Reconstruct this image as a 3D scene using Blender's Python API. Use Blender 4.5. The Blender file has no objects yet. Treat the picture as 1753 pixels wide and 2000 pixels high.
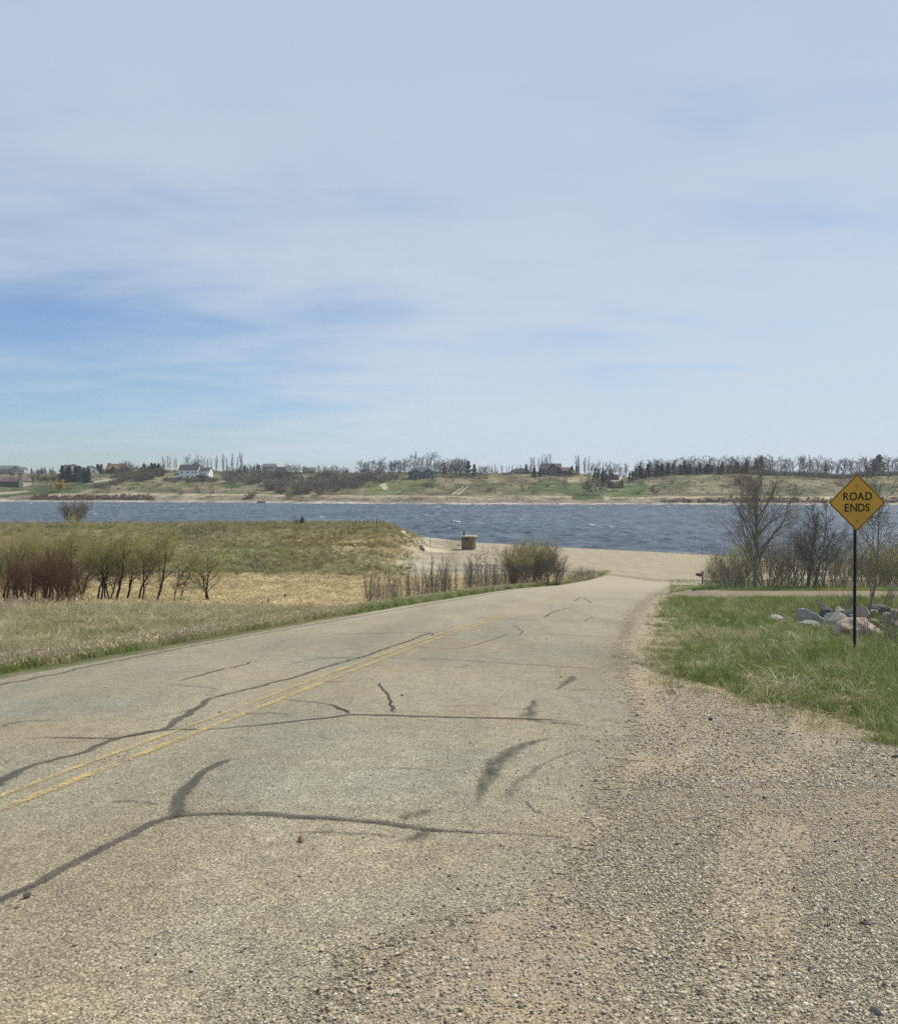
import bpy, math, random
import numpy as np
from mathutils import Vector, Matrix

random.seed(7)
RNG = np.random.default_rng(11)
C = bpy.context.scene.collection
SC = bpy.context.scene
R = math.radians

# ------------------------------------------------------------------ camera, sky, sun, exposure
FPX, CXP, CYP, HORROW = 1700.0, 876.5, 1000.0, 945.0
CAMZ = 13.5
PITCH = math.atan((CYP - HORROW) / FPX)
cam_d = bpy.data.cameras.new('camera')
cam = bpy.data.objects.new('camera', cam_d)
C.objects.link(cam)
SC.camera = cam
cam.location = (0, 0, CAMZ)
cam.rotation_euler = (math.pi / 2 - PITCH, 0, 0)
cam_d.sensor_fit = 'HORIZONTAL'
cam_d.sensor_width = 36.0
cam_d.lens = 36.0 * FPX / 1753.0
cam_d.clip_start = 0.1
cam_d.clip_end = 20000

SUN_AZ, SUN_EL = 62.0, 50.0          # azimuth measured from straight ahead (+Y) towards +X
world = bpy.data.worlds.new("World")
SC.world = world
world.use_nodes = True
wn, wl = world.node_tree.nodes, world.node_tree.links
wn.clear()
w_out = wn.new('ShaderNodeOutputWorld')
w_bg = wn.new('ShaderNodeBackground')
sky = wn.new('ShaderNodeTexSky')
sky.sky_type = 'NISHITA'
sky.sun_disc = False
sky.sun_elevation = R(SUN_EL)
sky.sun_rotation = R(SUN_AZ)
sky.altitude = 500
sky.air_density = 1.0
sky.dust_density = 0.6
sky.ozone_density = 1.5
SKY_STRENGTH = 0.10
w_bg.inputs['Strength'].default_value = SKY_STRENGTH


def W(kind, **kw):
    n = wn.new(kind)
    for k, v in kw.items():
        if isinstance(k, str) and hasattr(n, k):
            setattr(n, k, v)
    return n


def wmath(op, a, b=None, c=None, clamp=False):
    n = wn.new('ShaderNodeMath'); n.operation = op; n.use_clamp = clamp
    for i, v in enumerate((a, b, c)):
        if v is None: continue
        if isinstance(v, (int, float)): n.inputs[i].default_value = v
        else: wl.new(v, n.inputs[i])
    return n.outputs[0]


# thin cirrus: noise on a flat cloud layer high above (direction / height), streaked
tc = wn.new('ShaderNodeTexCoord')
sep = wn.new('ShaderNodeSeparateXYZ'); wl.new(tc.outputs['Generated'], sep.inputs[0])
zc = wmath('MAXIMUM', sep.outputs['Z'], 0.0)
den = wmath('ADD', zc, 0.09)
cu = wmath('DIVIDE', sep.outputs['X'], den)
cv = wmath('DIVIDE', sep.outputs['Y'], den)
comb = wn.new('ShaderNodeCombineXYZ'); wl.new(cu, comb.inputs[0]); wl.new(cv, comb.inputs[1])


def wnoise(scale, detail, rough, sx, sy, rot, dist=0.0, off=(0, 0, 0)):
    m = wn.new('ShaderNodeMapping'); wl.new(comb.outputs[0], m.inputs[0])
    m.inputs['Rotation'].default_value = (0, 0, R(rot)); m.inputs['Scale'].default_value = (sx, sy, 1)
    m.inputs['Location'].default_value = off
    n = wn.new('ShaderNodeTexNoise'); wl.new(m.outputs[0], n.inputs['Vector'])
    n.inputs['Scale'].default_value = scale; n.inputs['Detail'].default_value = detail
    n.inputs['Roughness'].default_value = rough; n.inputs['Distortion'].default_value = dist
    return n.outputs['Fac']


n1 = wnoise(0.75, 5, 0.5, 1.0, 0.8, 38, 0.5, (1.3, 4.1, 0))
n2 = wnoise(1.5, 6, 0.5, 0.8, 1.15, -24, 0.7, (5.2, 0.4, 0))
n3 = wnoise(3.2, 5, 0.55, 0.4, 1.3, -8, 0.5, (2.2, 8.4, 0))
# the veil is thicker towards the sun side and thins out low on the left, where bands of blue show
lf = wn.new('ShaderNodeMapRange'); wl.new(sep.outputs['X'], lf.inputs[0]); lf.interpolation_type = 'SMOOTHSTEP'
for i_, v_ in enumerate((-0.52, 0.16, 0.0, 1.0)): lf.inputs[i_ + 1].default_value = v_
hi = wn.new('ShaderNodeMapRange'); wl.new(zc, hi.inputs[0]); hi.interpolation_type = 'SMOOTHSTEP'
for i_, v_ in enumerate((0.06, 0.42, 0.0, 1.0)): hi.inputs[i_ + 1].default_value = v_
cov = wmath('SUBTRACT', wmath('ADD', lf.outputs[0], hi.outputs[0]), wmath('MULTIPLY', lf.outputs[0], hi.outputs[0]))
base = wmath('ADD', wmath('MULTIPLY', cov, 0.84), wmath('MULTIPLY', wmath('SUBTRACT', n1, 0.5), 1.0))
base = wmath('ADD', base, wmath('MULTIPLY', wmath('SUBTRACT', n2, 0.5), 0.95))
base = wmath('ADD', base, wmath('MULTIPLY', wmath('SUBTRACT', n3, 0.5), 0.35))
mr = wn.new('ShaderNodeMapRange'); wl.new(base, mr.inputs[0]); mr.interpolation_type = 'SMOOTHSTEP'
mr.inputs[1].default_value = -0.15; mr.inputs[2].default_value = 0.95
mr.inputs[3].default_value = 0.06; mr.inputs[4].default_value = 0.93
# cloud colour: a veil that is lit, slightly brighter low on the sky
cramp = wn.new('ShaderNodeValToRGB'); wl.new(zc, cramp.inputs[0])
cramp.color_ramp.elements[0].position = 0.0; cramp.color_ramp.elements[0].color = (0.575, 0.66, 0.745, 1)
cramp.color_ramp.elements[1].position = 0.55; cramp.color_ramp.elements[1].color = (0.455, 0.55, 0.685, 1)
csc = wn.new('ShaderNodeVectorMath'); csc.operation = 'SCALE'
wl.new(cramp.outputs[0], csc.inputs[0]); csc.inputs['Scale'].default_value = 0.90 / SKY_STRENGTH
# tint and dim the clear sky a little
skm = wn.new('ShaderNodeVectorMath'); skm.operation = 'MULTIPLY'
wl.new(sky.outputs[0], skm.inputs[0]); skm.inputs[1].default_value = (0.68, 0.82, 0.99)
mixw = wn.new('ShaderNodeMix'); mixw.data_type = 'RGBA'
wl.new(mr.outputs[0], mixw.inputs[0]); wl.new(skm.outputs[0], mixw.inputs[6]); wl.new(csc.outputs[0], mixw.inputs[7])
wl.new(mixw.outputs[2], w_bg.inputs['Color'])
wl.new(w_bg.outputs[0], w_out.inputs['Surface'])

sd = bpy.data.lights.new('sun', 'SUN')
sd.energy = 3.4
sd.angle = R(0.53)
sd.color = (1.0, 0.92, 0.79)
sun = bpy.data.objects.new('sun', sd)
C.objects.link(sun)
sv = Vector((math.sin(R(SUN_AZ)) * math.cos(R(SUN_EL)), math.cos(R(SUN_AZ)) * math.cos(R(SUN_EL)), math.sin(R(SUN_EL))))
sun.rotation_euler = sv.to_track_quat('Z', 'Y').to_euler()
sun.location = (60, 30, 80)

SC.view_settings.view_transform = 'Standard'
SC.view_settings.look = 'None'
SC.view_settings.exposure = 0.25
SC.view_settings.gamma = 1.0
SC.view_settings.use_curve_mapping = False
SC.cycles.max_bounces = 5
SC.cycles.diffuse_bounces = 2
SC.cycles.glossy_bounces = 2
SC.cycles.transparent_max_bounces = 12
SC.cycles.volume_bounces = 0
SC.cycles.use_denoising = False
SC.render.film_transparent = False


# ------------------------------------------------------------------ terrain functions (water level is z = 0)
def sst(a, b, x):
    t = np.clip((np.asarray(x, float) - a) / (b - a), 0, 1)
    return t * t * (3 - 2 * t)


def smax(a, b, k):
    h = np.clip(0.5 + 0.5 * (a - b) / k, 0, 1)
    return b * (1 - h) + a * h + k * h * (1 - h)


def vnoise(x, y, seed=0):
    """smooth value noise, vectorised"""
    x = np.asarray(x, float); y = np.asarray(y, float)
    xi = np.floor(x).astype(np.int64); yi = np.floor(y).astype(np.int64)
    fx = x - xi; fy = y - yi
    fx = fx * fx * (3 - 2 * fx); fy = fy * fy * (3 - 2 * fy)

    def h(a, b):
        n = (a * 374761393 + b * 668265263 + seed * 2147483647) & 0x7fffffff
        n = ((n ^ (n >> 13)) * 1274126177) & 0x7fffffff
        return ((n ^ (n >> 16)) & 0xffff) / 65535.0
    return (h(xi, yi) * (1 - fx) + h(xi + 1, yi) * fx) * (1 - fy) + (h(xi, yi + 1) * (1 - fx) + h(xi + 1, yi + 1) * fx) * fy


def fbm(x, y, seed=0, oct=4):
    s = 0; a = 0.5; t = 0
    for i in range(oct):
        s = s + a * vnoise(x * 2 ** i, y * 2 ** i, seed + i); t += a; a *= 0.5
    return s / t


# edges of the asphalt, of the gravel and the centre line, as x over y
LE_Y = [-10, 5.8, 12.65, 17, 26, 41, 58, 73, 88, 100, 112, 124]
LE_X = [-10.2, -7.6, -6.5, -5.75, -4.2, -1.55, 2.0, 5.2, 9.6, 14.2, 20.0, 25.5]
AE_Y = [-10, 2.0, 2.9, 3.55, 3.75, 3.95, 4.15, 4.6, 5.2, 6.3, 8.1, 9.55, 12.65, 18.8, 28, 41.9, 55, 75, 100, 124]
AE_X = [-1.2, -0.7, -0.45, -0.35, -0.1, 0.1, 0.42, 0.62, 0.80, 1.15, 1.72, 2.05, 2.5, 3.6, 5.6, 8.9, 12.4, 18, 25.2, 31]
GE_Y = [-10, 5.0, 6.3, 7.0, 7.9, 8.6, 9.55, 10.7, 12.65, 16, 20.3, 30, 41.9, 50, 60, 75, 90, 100, 124]
GE_X = [16, 16, 9.5, 5.6, 4.35, 4.1, 4.0, 3.7, 3.35, 4.0, 5.0, 7.5, 10.5, 12.6, 15.0, 18.8, 22.6, 25.2, 31]
CL_Y = [-10, 5.8, 8.0, 14.3, 22, 32, 45, 68, 90]
CL_X = [-5.8, -3.02, -2.62, -1.48, 0.02, 2.33, 5.05, 9.9, 14.9]


def XL(y): return np.interp(y, LE_Y, LE_X)
def XA(y): return np.interp(y, AE_Y, AE_X)
def XG(y): return np.interp(y, GE_Y, GE_X)
def XC(y): return np.interp(y, CL_Y, CL_X)


SH_X = [-2000, -60, -30, -8, 6, 20, 38, 50, 64, 90, 140, 2000]
SH_Y = [235, 232, 230, 222, 199, 186, 173, 162, 150, 150, 175, 260]
# far shore and skyline, as depth and level over tan(azimuth)
FT = (np.array([-900, 0, 450, 640, 900, 1300, 1753, 2600]) - CXP) / FPX
FD = np.array([690, 656, 620, 588, 560, 560, 546, 540])
SKP = (np.array([-900, 0, 100, 200, 300, 380, 430, 500, 620, 700, 780, 850, 900, 940, 1000, 1060, 1120, 1190, 1235, 1300, 1380, 1480, 1560, 1640, 1700, 1753, 2600]) - CXP) / FPX
SKR = np.array([926, 926, 925, 918, 917, 919, 920, 921, 922, 924, 922, 921, 924, 926, 922, 922, 924, 930, 932, 925, 923, 921, 923, 927, 922, 922, 924])


def zsky(t):
    return CAMZ + (HORROW - np.interp(t, SKP, SKR)) / FPX * (np.interp(t, FT, FD) + 200)


def Z(x, y):
    x = np.asarray(x, float); y = np.asarray(y, float)
    plane = 11.9 - 0.1 * y
    plane = np.where(y < 0, 11.9 + 0.35 * (1 - np.exp(y * 0.1 / 0.35)), plane)
    ds = (np.interp(x, SH_X, SH_Y) - y) * 0.9
    dp = np.maximum(ds, 0)
    zb = np.where(ds > 0, 2.1 * (1 - np.exp(-dp * 0.030 / 2.1)) + 0.25 * (1 - np.exp(-dp / 3)), 0.10 * ds)
    zb = np.maximum(zb, -3.0)
    xl = XL(y)
    left = sst(0.8, 9.0, xl - x)
    # the left bank falls a little faster than the road towards a hollow
    pl = plane - 1.0 * sst(36, 62, y) * left - 0.35 * sst(0.6, 3.5, xl - x) * sst(6, 14, y)
    # ditch and driveway on the right
    xg = XG(y)
    right = sst(1.5, 6.0, x - xg)
    pl = pl - 0.75 * np.exp(-((y - 29) / 6.5) ** 2) * sst(2.0, 7.0, x - xg)
    pl = pl + right * 0.04 * fbm(x * 0.6, y * 0.6, 3)
    bench = sst(46.5, 51.0, y) * (1 - sst(57.6, 64, y)) * sst(-0.5, 3.0, x - xg)
    pl = pl * (1 - bench) + 6.5 * bench
    near = smax(pl, zb, 0.9)
    near = np.where(ds < 0, zb, near)
    # mound between the hollow and the lake
    m = sst(104, 150, y) * (1 - sst(156, 196, y)) * (1 - sst(-11.5, -1.5, x + 1.5 * np.sin(y * 0.13)))
    mt = 6.3 + 0.5 * (fbm(x * 0.05, y * 0.05, 5) - 0.5)
    near = near + np.maximum(mt - near, 0) * m
    rough = (fbm(x * 0.35, y * 0.35, 9) - 0.5) * 0.35 * sst(5, 14, xl - x) * sst(45, 100, y) * sst(0, 6, ds)
    near = near + rough
    # far side of the lake
    t = x / np.maximum(y, 1.0)
    fd = np.interp(t, FT, FD) + 5 * (fbm(t * 25, t * 0 + 3, 21) - 0.5)
    s = (y - fd) / 200.0
    zs = zsky(t)
    prof = np.interp(s, [-1, -0.02, 0, 0.025, 0.10, 0.125, 0.3, 0.6, 0.85, 1.0, 1.15, 3, 20],
                     [-0.13, -0.01, 0, 0.05, 0.085, 0.20, 0.38, 0.68, 0.90, 1.0, 1.0, 0.93, 0.80])
    zf = zs * prof
    und = (fbm(t * 16, s * 2.2, 31) - 0.5) * 4.5 + (fbm(t * 45, s * 5, 32) - 0.5) * 1.6
    zf = zf + und * sst(0.12, 0.4, s) * (1 - sst(0.75, 1.0, s))
    zf = np.where(s > -0.3, zf, -3.0)
    return np.where(y > 400, zf, near)


def ray(px, py):
    cx = (px - CXP) / FPX; cy = (CYP - py) / FPX
    return np.array([cx, math.cos(PITCH) + cy * math.sin(PITCH), -math.sin(PITCH) + cy * math.cos(PITCH)])


def at(px, py, d0=2.2, d1=1600.0):
    """world point on the ground where the sight line of a photograph pixel meets it"""
    d = ray(px, py); d = d / d[1]
    ys = np.concatenate([np.linspace(d0, 30, 700), np.geomspace(30, 250, 1200)[1:], np.linspace(250, 1100, 2200)[1:]])
    ys = ys[(ys >= d0) & (ys <= d1)]
    zz = CAMZ + d[2] * ys; g = Z(d[0] * ys, ys)
    hit = np.nonzero(zz <= g)[0]
    if len(hit) == 0:
        y = 1e9
        k = int(np.argmin(zz - g)); y = ys[k]
    else:
        k = hit[0]
        if k == 0: y = ys[0]
        else:
            a = zz[k - 1] - g[k - 1]; b = zz[k] - g[k]
            y = ys[k - 1] + (ys[k] - ys[k - 1]) * a / (a - b + 1e-12)
    return Vector((d[0] * y, y, float(Z(d[0] * y, y))))


def pt(px, y):
    """ground point at depth y on the vertical plane of a pixel column"""
    x = (px - CXP) / FPX * y
    return Vector((x, y, float(Z(x, y))))


# ------------------------------------------------------------------ helpers
def tag(o, label=None, cat=None, group=None, kind=None):
    if label: o['label'] = label
    if cat: o['category'] = cat
    if group: o['group'] = group
    if kind: o['kind'] = kind
    return o


def mesh_np(name, V, F, mat=None, smooth=False):
    """V (n,3), F list/array of equal length faces"""
    me = bpy.data.meshes.new(name)
    V = np.asarray(V, np.float32); F = np.asarray(F, np.int32)
    me.vertices.add(len(V)); me.vertices.foreach_set('co', V.ravel())
    k = F.shape[1]
    me.loops.add(F.size); me.loops.foreach_set('vertex_index', F.ravel())
    me.polygons.add(len(F))
    me.polygons.foreach_set('loop_start', np.arange(0, F.size, k, dtype=np.int32))
    me.polygons.foreach_set('loop_total', np.full(len(F), k, np.int32))
    if smooth: me.polygons.foreach_set('use_smooth', np.ones(len(F), bool))
    me.update(calc_edges=True); me.validate()
    if mat: me.materials.append(mat)
    return me


def link(name, me, parent=None, loc=None):
    o = bpy.data.objects.new(name, me); C.objects.link(o)
    if parent is not None: o.parent = parent
    if loc is not None: o.location = loc
    return o


def empty(name, loc, rz=0.0):
    o = bpy.data.objects.new(name, None); C.objects.link(o)
    o.location = loc; o.rotation_euler = (0, 0, rz); o.empty_display_size = 0.2
    return o


def set_attr(me, name, col):
    a = me.attributes.new(name, 'FLOAT_COLOR', 'POINT')
    col = np.asarray(col, np.float32)
    if col.shape[1] == 3: col = np.concatenate([col, np.ones((len(col), 1), np.float32)], 1)
    a.data.foreach_set('color', col.ravel())


class MB:
    """collects simple solids into one mesh"""
    def __init__(s): s.v = []; s.f = []

    def add(s, vs, fs):
        b = len(s.v); s.v += [tuple(v) for v in vs]; s.f += [tuple(i + b for i in f) for f in fs]; return s

    def box(s, x0, x1, y0, y1, z0, z1):
        vs = [(x, y, z) for z in (z0, z1) for x, y in ((x0, y0), (x1, y0), (x1, y1), (x0, y1))]
        return s.add(vs, [(3, 2, 1, 0), (4, 5, 6, 7), (0, 1, 5, 4), (1, 2, 6, 5), (2, 3, 7, 6), (3, 0, 4, 7)])

    def tube(s, p0, p1, r0, r1, n=8, cap=True):
        p0 = Vector(p0); p1 = Vector(p1); d = (p1 - p0).normalized()
        a = d.orthogonal().normalized(); b = d.cross(a)
        vs = [p + (a * math.cos(t) + b * math.sin(t)) * r for p, r in ((p0, r0), (p1, r1)) for t in [2 * math.pi * i / n for i in range(n)]]
        fs = [(i, (i + 1) % n, n + (i + 1) % n, n + i) for i in range(n)]
        if cap: fs += [tuple(range(n - 1, -1, -1)), tuple(range(n, 2 * n))]
        return s.add(vs, fs)

    def prism(s, poly, axis_from, axis_to, ax='y'):
        """poly of (a, z) extruded along y (ax y: a is x) or x (ax x: a is y)"""
        n = len(poly)
        if ax == 'y': vs = [(a, axis_from, z) for a, z in poly] + [(a, axis_to, z) for a, z in poly]
        else: vs = [(axis_from, a, z) for a, z in poly] + [(axis_to, a, z) for a, z in poly]
        fs = [(i, (i + 1) % n, n + (i + 1) % n, n + i) for i in range(n)] + [tuple(range(n - 1, -1, -1)), tuple(range(n, 2 * n))]
        return s.add(vs, fs)

    def build(s, name, mat, parent=None, smooth=False):
        me = bpy.data.meshes.new(name); me.from_pydata(s.v, [], s.f); me.validate(); me.update()
        import bmesh
        bm = bmesh.new(); bm.from_mesh(me); bmesh.ops.recalc_face_normals(bm, faces=bm.faces); bm.to_mesh(me); bm.free()
        if smooth:
            for p in me.polygons: p.use_smooth = True
        if mat: me.materials.append(mat)
        return link(name, me, parent)


# ------------------------------------------------------------------ materials
class NT:
    def __init__(s, name):
        s.m = bpy.data.materials.new(name); s.m.use_nodes = True
        s.t = s.m.node_tree; s.n = s.t.nodes; s.l = s.t.links
        s.n.clear()
        s.out = s.n.new('ShaderNodeOutputMaterial'); s.b = s.n.new('ShaderNodeBsdfPrincipled')
        s.l.new(s.b.outputs[0], s.out.inputs['Surface'])
        s.pos = s.n.new('ShaderNodeNewGeometry').outputs['Position']

    def set(s, **kw):
        for k, v in kw.items():
            k = k.replace('_', ' ')
            i = s.b.inputs[k]
            if hasattr(v, 'is_output') or isinstance(v, bpy.types.NodeSocket): s.l.new(v, i)
            elif isinstance(v, tuple): i.default_value = (*v, 1) if len(v) == 3 else v
            else: i.default_value = v
        return s

    def cin(s, i, v):
        if isinstance(v, bpy.types.NodeSocket): s.l.new(v, i)
        elif isinstance(v, tuple): i.default_value = (*v, 1) if len(i.default_value) == 4 and len(v) == 3 else v
        else: i.default_value = v

    def map(s, scale=(1, 1, 1), rot=(0, 0, 0), src=None):
        m = s.n.new('ShaderNodeMapping'); s.l.new(src or s.pos, m.inputs[0])
        m.inputs['Scale'].default_value = scale; m.inputs['Rotation'].default_value = rot
        return m.outputs[0]

    def noise(s, scale, detail=3, rough=0.55, vec=None, dist=0.0, out='Fac'):
        n = s.n.new('ShaderNodeTexNoise'); s.l.new(vec or s.pos, n.inputs['Vector'])
        n.inputs['Scale'].default_value = scale; n.inputs['Detail'].default_value = detail
        n.inputs['Roughness'].default_value = rough; n.inputs['Distortion'].default_value = dist
        return n.outputs[out]

    def vor(s, scale, vec=None, out='Color', feature='F1', rnd=1.0):
        n = s.n.new('ShaderNodeTexVoronoi'); n.feature = feature; s.l.new(vec or s.pos, n.inputs['Vector'])
        n.inputs['Scale'].default_value = scale; n.inputs['Randomness'].default_value = rnd
        return n.outputs[out]

    def mathn(s, op, a, b=0.0, c=0.0, clamp=False):
        n = s.n.new('ShaderNodeMath'); n.operation = op; n.use_clamp = clamp
        for i, v in enumerate((a, b, c)): s.cin(n.inputs[i], v)
        return n.outputs[0]

    def ramp(s, fac, stops, interp='LINEAR'):
        n = s.n.new('ShaderNodeValToRGB'); s.l.new(fac, n.inputs[0]); cr = n.color_ramp; cr.interpolation = interp
        while len(cr.elements) < len(stops): cr.elements.new(0.5)
        for e, (p, c) in zip(cr.elements, stops):
            e.position = p; e.color = (c, c, c, 1) if isinstance(c, (int, float)) else (*c, 1)
        return n.outputs[0]

    def rng(s, v, a, b, c=0.0, d=1.0, smooth=False):
        n = s.n.new('ShaderNodeMapRange'); s.cin(n.inputs[0], v)
        for i, q in enumerate((a, b, c, d)): n.inputs[i + 1].default_value = q
        if smooth: n.interpolation_type = 'SMOOTHSTEP'
        return n.outputs[0]

    def mix(s, f, a, b, mode='MIX'):
        n = s.n.new('ShaderNodeMix'); n.data_type = 'RGBA'; n.blend_type = mode
        s.cin(n.inputs[0], f); s.cin(n.inputs[6], a); s.cin(n.inputs[7], b)
        return n.outputs[2]

    def scale(s, col, f):
        n = s.n.new('ShaderNodeVectorMath'); n.operation = 'SCALE'; s.cin(n.inputs[0], col); s.cin(n.inputs['Scale'], f)
        return n.outputs[0]

    def attr(s, name, kind='GEOMETRY', out='Color'):
        n = s.n.new('ShaderNodeAttribute'); n.attribute_name = name; n.attribute_type = kind
        return n.outputs[out]

    def rand(s):
        return s.n.new('ShaderNodeObjectInfo').outputs['Random']

    def bump(s, h, strength=0.5, dist=0.01, normal=None):
        n = s.n.new('ShaderNodeBump'); s.l.new(h, n.inputs['Height'])
        n.inputs['Strength'].default_value = strength; n.inputs['Distance'].default_value = dist
        if normal: s.l.new(normal, n.inputs['Normal'])
        s.l.new(n.outputs[0], s.b.inputs['Normal'])
        return n.outputs[0]

    def alpha(s, a):
        s.l.new(a, s.b.inputs['Alpha'])


def mat_plain(name, col, rough=0.7, var=0.15, scale=6.0, metal=0.0, spec=0.3):
    t = NT(name)
    f = t.rng(t.noise(scale, 4), 0.3, 0.7, 1 - var, 1 + var)
    t.set(Base_Color=t.scale(col, f), Roughness=rough, Metallic=metal)
    t.b.inputs['Specular IOR Level'].default_value = spec
    return t.m


def mat_ground():
    t = NT('ground_soil')
    col = t.attr('col'); 
    msk = t.attr('msk')
    sp = t.n.new('ShaderNodeSeparateColor'); t.l.new(msk, sp.inputs[0])
    far = sp.outputs[0]; veg = sp.outputs[1]
    fine = t.rng(t.noise(26, 5, 0.7), 0.3, 0.7, 0.55, 1.45)
    med = t.rng(t.noise(1.3, 5, 0.65), 0.3, 0.7, 0.72, 1.28)
    farn = t.rng(t.noise(0.20, 6, 0.68, t.map((0.5, 1.3, 1))), 0.34, 0.66, 0.45, 1.6)
    big = t.rng(t.noise(0.03, 4, 0.6), 0.35, 0.65, 0.75, 1.25)
    nearf = t.mathn('MULTIPLY', fine, med)
    farf = t.mathn('MULTIPLY', farn, big)
    f = t.n.new('ShaderNodeMix'); f.data_type = 'FLOAT'
    t.l.new(far, f.inputs[0]); t.l.new(nearf, f.inputs[2]); t.l.new(farf, f.inputs[3])
    c = t.scale(col, f.outputs[0])
    # vegetated ground drifts between green and straw
    hue = t.ramp(t.noise(0.09, 5, 0.65, t.map((0.6, 1.2, 1))), [(0.35, (1.25, 1.05, 0.85)), (0.5, (1.0, 1.0, 1.0)), (0.64, (0.74, 0.95, 0.72))])
    c2 = t.mix(1.0, c, hue, 'MULTIPLY')
    c = t.mix(veg, c, c2)
    t.set(Base_Color=c, Roughness=0.95)
    t.b.inputs['Specular IOR Level'].default_value = 0.1
    hb = t.mathn('ADD', t.mathn('MULTIPLY', t.noise(24, 6, 0.7), 0.05), t.mathn('MULTIPLY', t.noise(0.35, 6, 0.7), t.mathn('MULTIPLY', far, 1.6)))
    t.bump(hb, 0.8, 1.0)
    return t.m


def mat_asphalt():
    t = NT('worn_asphalt')
    cell = t.vor(150, out='Color')
    sp = t.n.new('ShaderNodeSeparateColor'); t.l.new(cell, sp.inputs[0])
    chips = t.ramp(sp.outputs[0], [(0.0, (0.07, 0.064, 0.048)), (0.22, (0.17, 0.152, 0.112)), (0.5, (0.29, 0.257, 0.182)), (0.78, (0.39, 0.345, 0.245)), (0.93, (0.52, 0.465, 0.34)), (1.0, (0.70, 0.64, 0.49))])
    mort = t.rng(t.vor(150, out='Distance'), 0.0, 0.9, 1.14, 0.7)
    c = t.scale(chips, mort)
    big = t.rng(t.noise(0.5, 5, 0.6, t.map((1, 0.25, 1), (0, 0, R(-11)))), 0.3, 0.7, 0.84, 1.16)
    mid = t.rng(t.noise(5, 5, 0.7), 0.3, 0.7, 0.82, 1.18)
    c = t.scale(c, t.mathn('MULTIPLY', big, mid))
    # grey-green worn wheel tracks against tan dust
    tint = t.ramp(t.noise(0.35, 4, 0.6), [(0.35, (0.92, 0.99, 1.03)), (0.65, (1.05, 1.0, 0.93))])
    c = t.mix(1.0, c, tint, 'MULTIPLY')
    # bluish bare bitumen patches
    pm = t.rng(t.noise(1.1, 6, 0.65, t.map((1, 0.6, 1))), 0.60, 0.72, 0.0, 0.45)
    c = t.mix(pm, c, t.scale(chips, 0.72))
    ln = t.noise(1.0, 3, 0.5, t.map((0.9, 0.02, 1), (0, 0, R(11))))
    c = t.scale(c, t.rng(ln, 0.35, 0.65, 0.88, 1.10))
    wv = t.n.new('ShaderNodeVectorMath'); wv.operation = 'ADD'
    t.l.new(t.pos, wv.inputs[0]); t.l.new(t.scale(t.noise(1.6, 5, 0.6, out='Color'), 0.9), wv.inputs[1])
    ce = t.vor(0.42, wv.outputs[0], 'Distance', 'DISTANCE_TO_EDGE')
    ckm = t.mathn('MULTIPLY', t.rng(ce, 0.004, 0.010, 0.55, 0.0), t.rng(t.noise(0.8, 4, 0.6), 0.5, 0.6, 0.0, 1.0))
    c = t.mix(ckm, c, (0.10, 0.09, 0.07))
    c = t.mix(1.0, c, (0.985, 0.985, 0.965), 'MULTIPLY')
    sepx = t.n.new('ShaderNodeSeparateXYZ'); t.l.new(t.pos, sepx.inputs[0])
    dust = t.rng(sepx.outputs['Y'], 8, 92, 0.0, 0.92)
    c = t.mix(dust, c, t.scale((0.40, 0.35, 0.25), mid))
    t.set(Base_Color=c, Roughness=0.9)
    t.b.inputs['Specular IOR Level'].default_value = 0.2
    h = t.mathn('SUBTRACT', 1.0, t.vor(150, out='Distance'))
    h2 = t.mathn('ADD', t.mathn('MULTIPLY', h, 0.0028), t.mathn('MULTIPLY', t.noise(9, 4), 0.006))
    t.bump(h2, 0.75, 1.0)
    return t.m


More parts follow.
